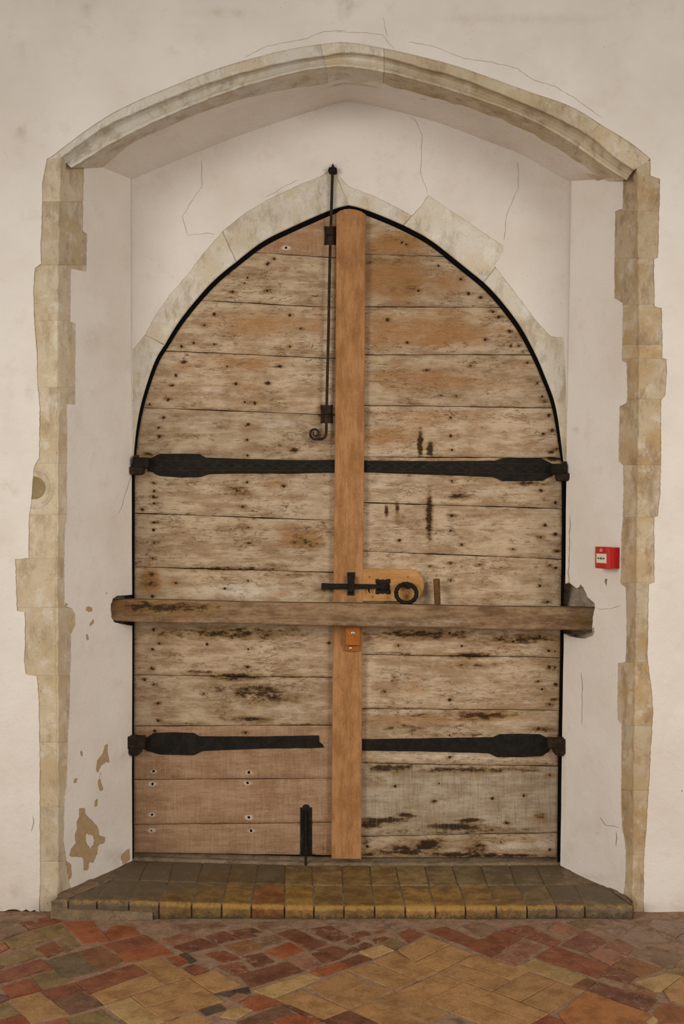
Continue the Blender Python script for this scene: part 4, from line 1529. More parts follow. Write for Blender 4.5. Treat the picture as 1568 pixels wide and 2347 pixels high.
m.dome((bc[0], .386, bc[2]), .0125, .010, 12, 4)
m.build('boss', M['iron'], ring)

# ---- little varnished rest block under the bar
m = MB()
a, b = crop(*z1, [(440, 684), (570, 860)])
m.prism([at(x, y, .385)[::2] for x, y in ((a[0], a[1]), (b[0], a[1]), (b[0], b[1]), (a[0], b[1]))], .378, YP + .001, .003)
rest = m.build('rest_block', M['oak_block'], door_r, label='small varnished wooden block screwed under the bar')
m = MB()
a, b = crop(*z1, [(436, 862), (562, 911)])
m.prism([at(x, y, .40)[::2] for x, y in ((a[0], a[1]), (b[0], a[1]), (b[0], b[1]), (a[0], b[1]))], .398, YP + .001, .002)
m.build('rest_foot', M['oak_block'], rest)
for x, y, yy in ((505, 748, .378), (485, 885, .398)):
    c = at(*crop(*z1, [(x, y)])[0], yy)
    m = MB()
    m.dome((c[0], yy, c[2]), .0085 if yy < .39 else .0055, .0022, 12, 3)
    m.build('screw', M['steel'], rest)

# ================================================================== DRAW BAR across both leaves
YF, YK = .318, .402
n = 150
v, st = [], []
xa, xb = 236, 1392
for i in range(n + 1):
    t = i / n
    x = xa + (xb - xa) * t
    # the left end tapers
    top = 1374.5 + (x - 260) * (1394.5 - 1374.5) / 1100 + .9 * math.sin(x * .013) + (3 * max(0, (300 - x) / 60))
    bot = 1424.5 + (x - 260) * (1446 - 1424.5) / 1100 + .8 * math.sin(x * .017 + 1) - (1.5 * max(0, (300 - x) / 60))
    z0 = CH - (bot - CY) * (DW + YF) / F
    z1_ = CH - (top - CY) * (DW + YF) / F
    X = (x - CX) * (DW + YF) / F
    w = .004
    sec = [(YF, z0 + w), (YF, z0 + (z1_ - z0) * .25), (YF - .0015, z0 + (z1_ - z0) * .5), (YF, z0 + (z1_ - z0) * .75), (YF, z1_ - w), (YF + w, z1_), (YK - w, z1_), (YK, z1_ - w), (YK, z0 + w), (YK - w, z0), (YF + w, z0)]
    for y, z in sec:
        v.append((X, y + random.uniform(-.0004, .0004), z + random.uniform(-.0003, .0003)))
v = np.array(v)
px, py = to_px(v)
bar_blobs = [(390, 1394, 130, 15, 1.0, 0), (330, 1388, 60, 13, .95, 0), (430, 1412, 50, 8, .7, 1), (300, 1418, 40, 6, .9, 1), (880, 1400, 60, 12, .5, 0), (1330, 1420, 40, 30, .5, 0), (760, 1410, 60, 12, .4, 0),
             (1000, 1425, 300, 18, .45, 2), (820, 1430, 160, 4, .8, 1), (600, 1435, 200, 4, .6, 1), (1200, 1440, 150, 4, .5, 1), (275, 1390, 20, 20, .8, 1), (640, 1395, 60, 10, .3, 2), (690, 1398, 16, 8, .6, 0), (1120, 1415, 30, 12, .35, 0)]
st = blobs(px, py, bar_blobs)
f = []
ns = 11
for i in range(n):
    for k in range(ns):
        f.append((i * ns + k, i * ns + (k + 1) % ns, (i + 1) * ns + (k + 1) % ns, (i + 1) * ns + k))
f += [tuple(range(ns)), tuple(range(n * ns, (n + 1) * ns))]
bar = obj('door_bar', v, f, M['oak_bar'], st=st, label='long worn oak draw bar lying across both door leaves into wall sockets', cat='bar')

# peg standing on the bar
m = MB()
b0, t0 = np.array(at(1003.2, 1389.5, .372)), np.array(at(1000.6, 1327, .396))
b0[2] = CH - (1389.5 - CY) * (DW + YF) / F + .0005
d = t0 - b0
m.tube([b0, b0 + d * .04, b0 + d * .95, b0 + d * .985, b0 + d], [.0125, .0137, .0152, .015, .013], 14)
m.build('wooden_peg', M['peg'], None, smooth=False, label='short dark brown wooden peg standing on the bar beside the ring handle', cat='peg')

# ================================================================== FIRE CALL POINT on the right reveal
fc = RIGHT.hit(1404, 1278, .0)
U, N_, W = RIGHT.u, RIGHT.n, np.array((0, 0, 1.0))       # U goes into the recess


def fpt(a, b, d):
    """a along the reveal (towards the door), b up, d out of the reveal; metres"""
    return fc + U * a + W * b + N_ * (d + (.012 if d > .02 else 0))


S = .046
cp = empty('fire_call_point', fc, 'small red fire alarm call point with white push panel on the right reveal', 'fire alarm')


def fbox(name, a0, a1, b0, b1, d0, d1, mat, parent, bulge=0.0, bev=.003, **k):
    """box with a slightly bowed front"""
    n = 7
    v, f = [], []
    for i in range(n):
        t = i / (n - 1)
        for q, (bb, inset) in enumerate(((b0, 0), (b0 + bev, 1), (b1 - bev, 1), (b1, 0))):
            a = a0 + (a1 - a0) * t
            d = d1 - (0 if inset else bev) + bulge * (1 - (2 * t - 1) ** 2) - (bev if i in (0, n - 1) else 0)
            v.append(fpt(a, bb, d))
    nf = len(v)
    for i in range(n):
        t = i / (n - 1)
        a = a0 + (a1 - a0) * t
        v.append(fpt(a, b0, d0))
        v.append(fpt(a, b1, d0))
    for i in range(n - 1):
        for q in range(3):
            f.append((i * 4 + q, i * 4 + q + 1, (i + 1) * 4 + q + 1, (i + 1) * 4 + q))
        f.append((i * 4, (i + 1) * 4, nf + 2 * i + 2, nf + 2 * i))
        f.append((i * 4 + 3, nf + 2 * i + 1, nf + 2 * i + 3, (i + 1) * 4 + 3))
    e = (n - 1)
    f.append((0, 1, 2, 3, nf + 1, nf))
    f.append((e * 4, e * 4 + 1, e * 4 + 2, e * 4 + 3, nf + 2 * e + 1, nf + 2 * e))
    return obj(name, v, f, mat, parent, **k)


body = fbox('back_box', -S + .002, S - .002, -S + .002, S - .002, .001, .034, M['red'], cp)
face = fbox('front_plate', -S, S, -S, S, .0345, .046, M['red'], cp, bulge=.004)
FD = .0503
fbox('push_panel', -.031, .031, -.023, .017, .044, FD, M['white'], cp, bulge=.0004, bev=.0008)


def flat(name, polys, d, mat, parent):
    v, f = [], []
    for p_ in polys:
        b_ = len(v)
        v += [fpt(a, b, d + .004 * (1 - (a / S) ** 2) * 0) for a, b in p_]
        f.append(list(range(b_, b_ + len(p_))))
    return obj(name, v, f, mat, parent)


def arrow(cx_, s):
    return [(cx_ + s * q[0], -.003 + q[1]) for q in ((-.007, -.0022), (.001, -.0022), (.001, -.0055), (.007, 0), (.001, .0055), (.001, .0022), (-.007, .0022))]


pan = next(o for o in cp.children if o.name.startswith('push_panel'))
flat('arrow_mark', [arrow(-.0155, 1)], FD + .0008, M['black'], pan)
flat('arrow_mark', [arrow(.0155, -1)], FD + .0008, M['black'], pan)
flat('dot_mark', [[(.0048 * math.cos(a), -.003 + .0054 * math.sin(a)) for a in np.linspace(0, 2 * math.pi, 16, endpoint=False)]], FD + .0008, M['black'], pan)
flat('flame_mark', [[(-.009, .026), (-.0095, .034), (-.006, .0385), (-.0045, .033), (-.006, .029), (-.003, .0265)],
                    [(-.001, .0255), (.006, .0265), (.008, .031), (.005, .036), (.004, .032), (.001, .031)],
                    [(-.003, .034), (-.001, .0395), (.002, .0415), (.001, .036), (-.001, .033)]], .0515, M['white'], face)
v = [fpt(a, b, d) for d in (.0528, .028) for a, b in ((-.0475, -.0475), (.0475, -.0475), (.0475, .047), (-.0475, .047))]
v += [fpt(.0, -.0475, .056), fpt(.0, .047, .056)]
obj('clear_cover', v, [(0, 8, 9, 3), (8, 1, 2, 9), (0, 4, 5, 1, 8), (1, 5, 6, 2), (2, 6, 7, 3, 9), (3, 7, 4, 0)], M['clear'], cp)

# ================================================================== STEP
def zstep(X):
    return float(np.interp(X, [-1.2, -.95, -.6, -.1, .5, 1.2], [.080, .078, .066, .054, .054, .058]))


YN = -.088           # nose of the step
step = empty('step', (0.02, .18, 0), 'worn brick door step filling the foot of the recess', 'step', 'structure')
C6, C7, C8 = ((100, 1930), 460 / 1568), ((520, 1930), 460 / 1568), ((940, 1930), 540 / 1568)
fj = (crop(*C6, [(375, 280), (510, 300), (745, 300), (975, 305), (1210, 305), (1435, 315)]) + crop(*C7, [(215, 330), (455, 325), (680, 325), (905, 330), (1135, 335), (1355, 345)])
      + crop(*C8, [(120, 290), (330, 295), (520, 290), (715, 290), (900, 285), (1095, 290), (1300, 300)]))
nj = (crop(*C6, [(190, 445), (415, 450), (665, 460), (900, 480), (1155, 480), (1390, 500)]) + crop(*C7, [(190, 500), (450, 510), (680, 520), (915, 510), (1155, 510), (1395, 520)])
      + crop(*C8, [(170, 440), (370, 430), (575, 430), (780, 430), (975, 425), (1165, 415), (1490, 425)]))
bj = (crop(*C6, [(680, 130), (815, 150), (1010, 170), (1250, 150), (1475, 170)]) + crop(*C7, [(250, 160), (460, 160), (665, 170), (900, 170), (1115, 170), (1320, 200)])
      + crop(*C8, [(100, 180), (285, 180), (475, 180), (670, 190), (850, 190), (1010, 190)]))
fj2 = (crop(*C6, [(470, 293), (750, 295), (985, 300), (1205, 300), (1435, 310)]) + crop(*C7, [(225, 320), (450, 320), (670, 325), (905, 330), (1130, 335), (1350, 345)])
       + crop(*C8, [(130, 290), (320, 290), (515, 290), (700, 285), (895, 285), (1040, 285)]))


def on_tread(px, py):
    z = .06
    for _ in range(6):
        p_ = at_floor(px, py, z)
        z = zstep(p_[0])
    return np.array(p_)


FJ = [on_tread(*p_) for p_ in fj]
YM = float(np.mean([p_[1] for p_ in FJ[2:-3]]))
scol = [(112, 98, 76), (104, 90, 68), (110, 92, 66), (124, 98, 58), (126, 100, 60), (142, 112, 62), (142, 92, 50), (158, 122, 62), (136, 108, 62), (132, 102, 54), (146, 114, 62), (158, 122, 68),
        (154, 118, 64), (150, 116, 66), (140, 112, 70), (126, 104, 74), (122, 102, 74), (122, 104, 78)]
lin3 = lambda c_: srgb(*c_)[:3]


def solid(name, top, zb, mat, parent, col, bev=.004, bulge=0.0, chamf=None):
    """brick: top polygon (3d, ccw or cw), bevelled, down to zb. chamf = extra bevel for given edge indices"""
    t = np.array(top, float)
    c_ = t.mean(0)
    q = t[:, :2]
    if area2(q) < 0:
        t = t[::-1]
        q = t[:, :2]
    inn = offset_poly(q, -bev)
    out = offset_poly(q, 0)
    nn = len(t)
    zt = t[:, 2]
    v = [(inn[i][0], inn[i][1], zt[i]) for i in range(nn)] + [(out[i][0], out[i][1], zt[i] - bev * .8) for i in range(nn)] + [(out[i][0], out[i][1], zb) for i in range(nn)]
    f = [tuple(range(nn))]
    for r in (0, 1):
        for i in range(nn):
            j = (i + 1) % nn
            f.append((r * nn + i, (r + 1) * nn + i, (r + 1) * nn + j, r * nn + j))
    return obj(name, v, f, mat, parent, color=lin3(col), fix=True)


def nose_brick(xf0, xf1, xn0, xn1, yf, col):
    """front-row brick with a rounded, worn nose and a face down to the floor"""
    rows = []
    g_ = .0035
    for s in np.linspace(0, 1, 7):
        xf = xf0 + g_ + (xf1 - xf0 - 2 * g_) * s
        xn = xn0 + g_ + (xn1 - xn0 - 2 * g_) * s
        z = zstep(xf)
        zn = zstep(xn)
        e = .0018 if s in (0, 1) else 0
        w = random.uniform(-.0015, .0015)
        rows.append([(xf, yf - .003, .0), (xf, yf - .003, z - .004 - e), (xf, yf - .008, z - e), ((xf + xn) / 2, (yf + YN) / 2, z - e - .001 + w), (xn, YN + .03, zn - e - .001), (xn, YN + .014, zn - e - .003),
                     (xn, YN + .005 + e, zn - .009 - e), (xn, YN + e, zn - .02 + w), (xn, YN + .002 + e, .012), (xn, YN + .004 + e, .0)])
    nr_, nc_ = len(rows), len(rows[0])
    v = np.array([p_ for r in rows for p_ in r])
    f = [(i * nc_ + k, i * nc_ + k + 1, (i + 1) * nc_ + k + 1, (i + 1) * nc_ + k) for i in range(nr_ - 1) for k in range(nc_ - 1)]
    f += [tuple(range(nc_)), tuple(range((nr_ - 1) * nc_, nr_ * nc_))[::-1]]
    gl_ = np.array([.9, .9, .8, .45, .1, 0, 0, .1, .2, .2])
    oc_ = np.array([0, 0, 0, .15, .45, .75, .8, .5, .3, .2])
    bl_ = np.array([.3, .2, .1, 0, 0, 0, .1, .35, .62, .75])
    ends = np.interp((xn0 + xn1) / 2, [-1.1, -.75, -.45, .7, 1.0], [.75, .35, 0, 0, .6])
    st = np.stack((np.tile(np.clip(gl_ - .25 + ends, 0, 1.2), nr_), np.tile(oc_ * (1 - .3 * ends), nr_), np.tile(bl_, nr_)), 1)
    return obj('brick', v, f, M['brick_step'], step, color=lin3(col), st=st)


xf = [at_floor(x, y, zstep((x - CX) * .00187))[0] for x, y in fj]
xn = [(x - CX) * (DW + YN) / F for x, y in nj]
for i in range(len(xf) - 1):
    nose_brick(xf[i], xf[i + 1], xn[i], xn[i + 1], YM, scol[i % len(scol)])
bcol = [(108, 94, 72), (106, 94, 74), (104, 90, 68), (106, 88, 62), (112, 92, 60), (104, 88, 64), (134, 108, 66), (140, 112, 72), (136, 108, 64), (146, 118, 74), (148, 124, 84), (140, 118, 82), (128, 110, 78),
        (122, 106, 78), (124, 106, 78), (124, 106, 78)]
YQ = .435
for i in range(len(bj) - 1):
    a0, a1 = on_tread(*fj2[i])[0], on_tread(*fj2[i + 1])[0]
    b0_, b1_ = on_tread(*bj[i]), on_tread(*bj[i + 1])
    k0 = (YQ - YM) / max(b0_[1] - YM, .05)
    k1 = (YQ - YM) / max(b1_[1] - YM, .05)
    e0, e1 = a0 + (b0_[0] - a0) * k0, a1 + (b1_[0] - a1) * k1
    g_ = .003
    so_ = solid('brick', [(a0 + g_, YM + .003, zstep(a0)), (a1 - g_, YM + .003, zstep(a1)), (e1 - g_, YQ, zstep(e1) + .004), (e0 + g_, YQ, zstep(e0) + .004)], 0, M['brick_step'], step, bcol[i], .003)
    at_ = so_.data.color_attributes.new('st', 'FLOAT_COLOR', 'POINT')
    gg_ = float(np.interp((a0 + a1) / 2, [-.8, -.3, .1, .5, .8], [.55, .3, .0, .1, .6]))
    for k_, vv in enumerate(so_.data.vertices):
        at_.data[k_].color = (gg_ + (.3 if vv.co.y > 0 else 0), .1, .25, 1)
# mortar body of the step: bed between the bricks, cement ends and the fillet under the door
xs = np.linspace(-1.165, 1.18, 60)
v = []
for x in xs:
    z = zstep(x) - .0042
    xx = min(max(x, -1.11), 1.17)
    v += [(x, YN + .012, 0), (x, YN + .012, z - .012), (x, YN + .02, z), (x, .2, z), (x, .47, z + .004), (x, .49, z + .03), (x, .50, 0)]
f = [(i * 7 + k, i * 7 + k + 1, (i + 1) * 7 + k + 1, (i + 1) * 7 + k) for i in range(59) for k in range(6)] + [tuple(range(7)), tuple(range(59 * 7, 60 * 7))]
obj('mortar_bed', v, f, M['mortar_step'], step)
# cement slabs at both ends of the step
xL0, xL1 = (117 - CX) * (DW + YN) / F, xn[0]
solid('cement_end', [(xL0, YN + .002, .077), (xL1 - .004, YN + .002, .079), (xf[0] - .004, YM, .0785), (xL0 + .19, YM, .078), (xL0 + .03, .0, .077)], 0, M['mortar_step'], step, (110, 100, 84), .006)
xR1 = (1452 - CX) * (DW + YN) / F
solid('cement_end', [(xn[-1] - .0, YN + .004, .058), (xR1, YN + .01, .058), (xR1 - .03, .05, .058), (xf[-1] + .08, YM + .02, .0585), (xf[-1] + .003, YM, .0585)], 0, M['mortar_step'], step, (110, 100, 84), .006)
# cement skirt below the left bricks
m = MB()
sk = []
for x in np.linspace(xL0, (350 - CX) * (DW + YN) / F, 14):
    t = (x - xL0) / .6
    sk.append([(x, YN - .006, 0), (x, YN - .007, .040 - .02 * t + random.uniform(-.002, .002)), (x, YN + .01, .046 - .02 * t), (x, YN + .02, 0)])
loft(sk, 'cement_skirt', M['mortar_step'], step, .0015)
m = MB()
# mortar line at the foot of the door, under the leaves
fil = []
for x in np.linspace(-.955, .985, 60):
    z = zstep(x)
    fil.append([(x, YQ - .012, z + .001), (x, YQ + .004, z + .012 + random.uniform(-.002, .003)), (x, .46, z + .016), (x, .47, z - .01)])
loft(fil, 'mortar_fillet', M['mortar_step'], step, .002)

# ================================================================== FLOOR
fv = []
N1 = 40
floor = None
FX = np.linspace(-2.9, 2.9, 59)
FY = np.linspace(-3.2, .5, 38)
v = [(x, y, .0005 + .0012 * math.sin(x * 9 + y * 7) + random.uniform(-.001, .001)) for y in FY for x in FX]
f = [(j * 59 + i, j * 59 + i + 1, (j + 1) * 59 + i + 1, (j + 1) * 59 + i) for j in range(37) for i in range(58)]
floor = obj('floor', v, f, M['mortar'], kind='structure', label='old brick floor laid diagonally in red and buff bricks', cat='floor', fix=False)

F1, F2, F3 = ((0, 2060), 400 / 1568), ((350, 2060), 400 / 1568), ((700, 2060), 400 / 1568)
F4, F5 = ((1050, 2060), 300 / 1568), ((1268, 2060), 300 / 1568)
RED, ORG, DRED, BRN, TAN, CRM, OLV, GRY, PNK, PUR, GBR = (134, 72, 42), (154, 78, 40), (110, 60, 40), (134, 86, 50), (176, 132, 82), (186, 152, 98), (132, 108, 64), (106, 90, 68), (156, 106, 82), (112, 74, 54), (136, 108, 84)
LIL = (150, 126, 108)
bricks = [
    (F1, RED, 'w', [(205, 225), (440, 172), (545, 212), (270, 285)]), (F1, OLV, 'w', [(30, 380), (538, 234), (622, 318), (115, 460)]), (F1, ORG, 'b', [(562, 216), (825, 208), (985, 385), (760, 412)]),
    (F1, ORG, 'b', [(945, 312), (1040, 245), (1190, 262), (1245, 322), (1000, 380)]), (F1, RED, 'b', [(925, 425), (1290, 332), (1435, 412), (1060, 492)]), (F1, ORG, 'b', [(1052, 500), (1442, 420), (1556, 500), (1130, 576)]),
    (F1, BRN, 'b', [(690, 487), (903, 428), (1108, 560), (900, 658)]), (F1, GRY, 'b', [(412, 560), (678, 483), (888, 653), (556, 725)]), (F1, OLV, 'b', [(287, 707), (478, 642), (636, 740), (388, 812)]),
    (F1, RED, 'w', [(322, 452), (486, 390), (566, 470), (432, 528)]), (F1, OLV, 'w', [(504, 388), (645, 335), (728, 430), (594, 486)]), (F1, OLV, 'w', [(-70, 565), (300, 458), (398, 505), (40, 608)]),
    (F1, RED, 'b', [(-150, 703), (363, 550), (474, 630), (-20, 765)]), (F1, ORG, 'b', [(22, 800), (264, 728), (360, 828), (92, 902)]), (F1, PUR, 'b', [(-90, 905), (15, 868), (84, 908), (-10, 945)]),
    (F1, OLV, 'c', [(-60, 965), (50, 934), (186, 1044), (-40, 1112)]), (F1, TAN, 'c', [(82, 912), (354, 845), (632, 1053), (272, 1130)]), (F1, RED, 'b', [(376, 830), (668, 758), (755, 828), (440, 902)]),
    (F1, PUR, 'b', [(472, 907), (745, 845), (925, 958), (622, 1046)]), (F1, RED, 'b', [(684, 757), (1196, 596), (1318, 678), (802, 855)]), (F1, TAN, 'c', [(1210, 588), (1418, 532), (1742, 702), (1492, 772)]),
    (F1, TAN, 'c', [(826, 862), (1328, 687), (1484, 776), (932, 955)]), (F1, TAN, 'c', [(1190, 890), (1696, 724), (1844, 824), (1312, 984)]), (F1, CRM, 'c', [(936, 965), (1178, 896), (1474, 1108), (1230, 1180)]),
    (F1, OLV, 'c', [(586, 1092), (902, 1000), (1054, 1110), (750, 1200)]), (F1, ORG, 'b', [(-60, 1118), (188, 1056), (262, 1128), (0, 1190)]), (F1, ORG, 'b', [(430, 1128), (568, 1096), (640, 1140), (500, 1190)]),
    (F1, GBR, 'w', [(-120, 335), (150, 225), (248, 290), (15, 372)]), (F1, ORG, 'w', [(-90, 450), (28, 402), (72, 450), (-20, 500)]), (F1, GBR, 'w', [(-110, 250), (120, 180), (190, 215), (-60, 290)]),
    (F1, PUR, 'b', [(-140, 620), (-70, 580), (30, 615), (-120, 690)]), (F1, TAN, 'c', [(1490, 1118), (1760, 1032), (1905, 1112), (1640, 1210)]),
    (F2, DRED, 'w', [(198, 440), (440, 368), (586, 430), (302, 488)]), (F2, PNK, 'w', [(64, 380), (300, 314), (418, 368), (192, 428)]), (F2, DRED, 'w', [(488, 350), (640, 304), (776, 370), (602, 403)]),
    (F2, DRED, 'w', [(694, 294), (900, 272), (986, 308), (760, 322)]), (F2, DRED, 'w', [(734, 332), (868, 312), (926, 343), (802, 368)]), (F2, BRN, 'w', [(654, 430), (858, 378), (980, 450), (792, 503)]),
    (F2, GBR, 'w', [(894, 376), (1098, 334), (1186, 380), (1000, 433)]), (F2, ORG, 'b', [(1004, 480), (1228, 394), (1360, 470), (1170, 548)]), (F2, DRED, 'b', [(1122, 316), (1280, 278), (1562, 415), (1420, 466)]),
    (F2, DRED, 'w', [(804, 525), (983, 492), (1096, 570), (922, 617)]), (F2, RED, 'w', [(474, 500), (640, 473), (786, 545), (640, 577)]), (F2, RED, 'w', [(594, 610), (780, 578), (856, 660), (760, 697)]),
    (F2, DRED, 'b', [(776, 690), (1218, 574), (1362, 658), (884, 796)]), (F2, PNK, 'w', [(1234, 560), (1418, 503), (1526, 590), (1402, 655)]), (F2, ORG, 'b', [(134, 542), (240, 522), (318, 570), (232, 608)]),
    (F2, RED, 'b', [(284, 630), (370, 598), (496, 650), (382, 692)]), (F2, TAN, 'c', [(336, 718), (553, 654), (784, 782), (562, 856), (484, 822)]), (F2, TAN, 'c', [(-58, 992), (478, 830), (634, 930), (104, 1104)]),
    (F2, CRM, 'c', [(906, 830), (1400, 674), (1512, 720), (1092, 900)]), (F2, ORG, 'b', [(796, 935), (960, 874), (1146, 948), (922, 1006)]), (F2, PUR, 'b', [(766, 1118), (1150, 970), (1254, 1040), (900, 1196)]),
    (F2, CRM, 'w', [(672, 1000), (800, 984), (894, 1004), (760, 1086), (606, 1066)]), (F2, (60, 54, 46), 'b', [(562, 860), (856, 798), (876, 848), (704, 890)]), (F2, (66, 58, 50), 'b', [(424, 1010), (600, 953), (654, 1000), (482, 1056)]),
    (F2, (60, 52, 42), 'b', [(245, 508), (300, 494), (388, 560), (340, 582)]), (F2, PNK, 'w', [(690, 905), (760, 860), (860, 880), (780, 930)]), (F2, ORG, 'b', [(1064, 1112), (1280, 1040), (1494, 1108), (1300, 1200)]),
    (F2, DRED, 'w', [(1160, 955), (1252, 968), (1534, 1096), (1478, 1106)]), (F2, GBR, 'w', [(180, 250), (560, 222), (690, 262), (300, 300)]), (F2, GBR, 'w', [(900, 225), (1180, 215), (1230, 250), (1000, 290)]),
    (F3, DRED, 'w', [(22, 285), (234, 253), (380, 348), (256, 388)]), (F3, DRED, 'b', [(112, 468), (268, 433), (394, 480), (302, 546)]), (F3, DRED, 'b', [(64, 500), (180, 484), (284, 550), (172, 580)]), (F3, ORG, 'b', [(50, 664), (300, 580), (414, 612), (162, 700)]),
    (F3, TAN, 'c', [(24, 792), (374, 660), (532, 756), (182, 900)]), (F3, TAN, 'c', [(186, 906), (544, 762), (798, 836), (396, 1004)]), (F3, TAN, 'c', [(-266, 908), (-28, 836), (386, 1010), (162, 1096)]),
    (F3, TAN, 'c', [(392, 650), (590, 580), (998, 745), (810, 829)]), (F3, TAN, 'c', [(602, 566), (790, 486), (1186, 665), (1010, 740)]), (F3, CRM, 'c', [(486, 482), (690, 424), (794, 470), (602, 540)]), (F3, OLV, 'b', [(676, 402), (760, 360), (884, 402), (810, 460)]),
    (F3, TAN, 'c', [(836, 470), (1088, 345), (1290, 420), (980, 575)]), (F3, TAN, 'c', [(996, 580), (1300, 430), (1500, 505), (1196, 660)]), (F3, RED, 'b', [(844, 320), (930, 280), (1070, 330), (930, 396)]), (F3, RED, 'b', [(1070, 290), (1265, 258), (1554, 377), (1450, 436)]),
    (F3, DRED, 'w', [(380, 382), (430, 357), (486, 385), (402, 413)]), (F3, DRED, 'w', [(484, 430), (530, 402), (596, 420), (520, 453)]), (F3, RED, 'w', [(612, 370), (708, 343), (742, 357), (632, 398)]), (F3, RED, 'w', [(622, 300), (690, 283), (728, 300), (650, 318)]),
    (F3, DRED, 'b', [(316, 570), (480, 509), (594, 545), (420, 608)]), (F3, TAN, 'c', [(830, 844), (1195, 680), (1412, 755), (1050, 930)]), (F3, TAN, 'c', [(626, 920), (812, 845), (1288, 1030), (1112, 1110)]), (F3, TAN, 'c', [(408, 1010), (610, 930), (1102, 1115), (880, 1220)]),
    (F3, DRED, 'b', [(172, 1100), (390, 1020), (632, 1125), (400, 1250)]), (F3, DRED, 'w', [(390, 455), (440, 440), (490, 462), (430, 485)]), (F3, DRED, 'w', [(420, 320), (520, 296), (580, 325), (470, 350)]),
    (F4, TAN, 'c', [(-222, 887), (-10, 790), (622, 992), (408, 1119)]), (F4, TAN, 'c', [(10, 780), (190, 677), (842, 880), (640, 985)]), (F4, RED, 'b', [(106, 580), (277, 495), (554, 600), (396, 704)]), (F4, RED, 'b', [(316, 488), (520, 390), (752, 472), (560, 594)]),
    (F4, PNK, 'w', [(418, 722), (766, 494), (1000, 587), (690, 809)]), (F4, (140, 80, 58), 'w', [(536, 372), (830, 334), (1222, 522), (1130, 576)]), (F4, PNK, 'w', [(1096, 380), (1180, 294), (1474, 387), (1330, 446)]), (F4, CRM, 'c', [(708, 820), (920, 736), (1532, 955), (1370, 1054)]),
    (F4, TAN, 'c', [(428, 1125), (850, 896), (1162, 1007), (745, 1242)]), (F4, TAN, 'c', [(763, 1247), (1182, 1012), (1512, 1110), (1092, 1379)]), (F4, TAN, 'c', [(172, 1240), (412, 1136), (1078, 1395), (890, 1500)]), (F4, TAN, 'c', [(-412, 1247), (62, 1018), (394, 1132), (-86, 1365)]),
    (F4, TAN, 'c', [(-82, 1375), (162, 1251), (872, 1500), (600, 1640)]), (F4, GBR, 'w', [(60, 330), (300, 300), (480, 370), (280, 470)]), (F4, BRN, 'b', [(1385, 1060), (1545, 962), (1640, 1010), (1520, 1105)]), (F4, ORG, 'b', [(880, 1510), (1090, 1405), (1300, 1490), (1150, 1600)]),
    (F5, RED, 'b', [(-214, 710), (30, 580), (664, 817), (540, 954)]), (F5, (178, 112, 58), 'c', [(66, 1390), (400, 1130), (1182, 1402), (980, 1560), (200, 1560)]), (F5, (146, 84, 42), 'b', [(1206, 1380), (1280, 1292), (1390, 1260), (1568, 1314), (1720, 1480), (1280, 1510)]),
    (F5, CRM, 'c', [(1110, 1480), (1190, 1426), (1284, 1452), (1180, 1540)]), (F5, DRED, 'w', [(408, 1100), (532, 1010), (1242, 1215), (1120, 1364)]), (F5, DRED, 'w', [(571, 925), (680, 820), (1002, 930), (900, 1020)]),
    (F5, PNK, 'w', [(436, 680), (560, 600), (882, 702), (680, 805)]), (F5, BRN, 'b', [(728, 800), (950, 716), (1302, 850), (1040, 944)]), (F5, (138, 84, 66), 'w', [(118, 560), (380, 396), (650, 520), (400, 649)]), (F5, (136, 88, 68), 'w', [(628, 572), (780, 496), (962, 600), (880, 674)]),
    (F5, LIL, 'w', [(578, 360), (720, 281), (956, 327), (760, 459)]), (F5, LIL, 'w', [(808, 482), (970, 348), (1340, 480), (1050, 612)]), (F5, GBR, 'w', [(930, 660), (1150, 578), (1560, 682), (1420, 842)]), (F5, LIL, 'w', [(1120, 312), (1200, 266), (1600, 300), (1568, 400), (1460, 470)]),
    (F5, LIL, 'w', [(1478, 482), (1600, 404), (1720, 500), (1580, 556)]), (F5, CRM, 'c', [(988, 1002), (1350, 905), (1530, 934), (1308, 1104), (1204, 1126)]), (F5, TAN, 'c', [(1328, 1112), (1548, 946), (1720, 965), (1720, 1330), (1400, 1216)]),
    (F5, BRN, 'w', [(836, 1062), (950, 1026), (1222, 1142), (1206, 1186)]), (F5, OLV, 'w', [(1360, 872), (1568, 826), (1720, 905), (1560, 925)]), (F5, GBR, 'w', [(180, 300), (330, 262), (520, 290), (370, 372)]), (F5, GBR, 'w', [(990, 290), (1090, 262), (1160, 272), (1100, 320)]),
]
MK = {'b': M['brick'], 'w': M['brick_worn'], 'c': M['brick_clean']}
tops = []
for cr, col, kind, q in bricks:
    P = [np.array(at_floor(*p_)) for p_ in crop(*cr, q)]
    zt = .004 + random.uniform(-.0015, .0025)
    tl = random.uniform(-.001, .001)
    xy = np.array([p_[:2] for p_ in P])
    if area2(xy) < 0:
        xy = xy[::-1]
    xy = offset_poly(xy, {'c': .0012, 'b': .0022, 'w': .002}[kind])
    P = [np.array((p_[0], p_[1], zt + tl * (k % 2))) for k, p_ in enumerate(xy)]
    tops.append(np.array(P))
    solid('brick', P, -.02, MK[kind], floor, col, .002)
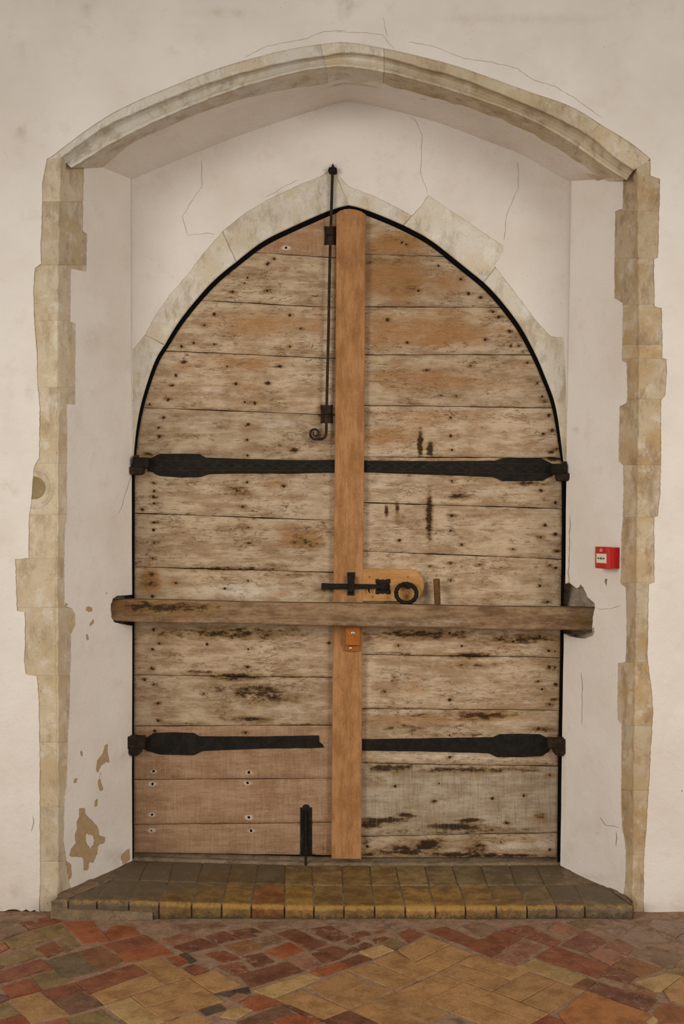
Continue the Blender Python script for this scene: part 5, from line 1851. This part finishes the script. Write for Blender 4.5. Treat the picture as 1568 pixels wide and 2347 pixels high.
# the same diagonal paving carried on beyond the traced part
hull_lo, hull_hi = -1.36, 1.36
d1, d2 = np.array((math.cos(math.radians(44)), math.sin(math.radians(44)))), np.array((math.sin(math.radians(44)), -math.cos(math.radians(44))))
LB, WB = .235, .118
cols_ = [RED, DRED, TAN, TAN, ORG, BRN, OLV]
T = [t_[:, :2] for t_ in tops]
for i in range(-26, 27):
    for j in range(-40, 41):
        o_ = np.array((0, -1.2)) + d1 * (i * LB + (j % 2) * LB / 2) + d2 * (j * WB)
        q = [o_, o_ + d1 * (LB - .007), o_ + d1 * (LB - .007) + d2 * (WB - .007), o_ + d2 * (WB - .007)]
        cx_, cy_ = np.mean(q, 0)
        if not (-2.1 < cx_ < 2.1 and -1.9 < cy_ < -.07):
            continue
        pxs, pys = to_px(np.array([(a, b, 0) for a, b in q]))
        if pxs.max() > -10 and pxs.min() < 1578 and pys.min() < 2352:
            continue                                             # only outside the traced paving
        if any(inside(t_[:, 0], t_[:, 1], q).any() or inside(np.array([p_[0] for p_ in q] + [cx_]), np.array([p_[1] for p_ in q] + [cy_]), t_).any() for t_ in T):
            continue
        solid('brick', [(a, b, .004 + random.uniform(-.001, .002)) for a, b in q], -.02, random.choice((M['brick'], M['brick_clean'], M['brick_worn'])), floor, random.choice(cols_), .003)
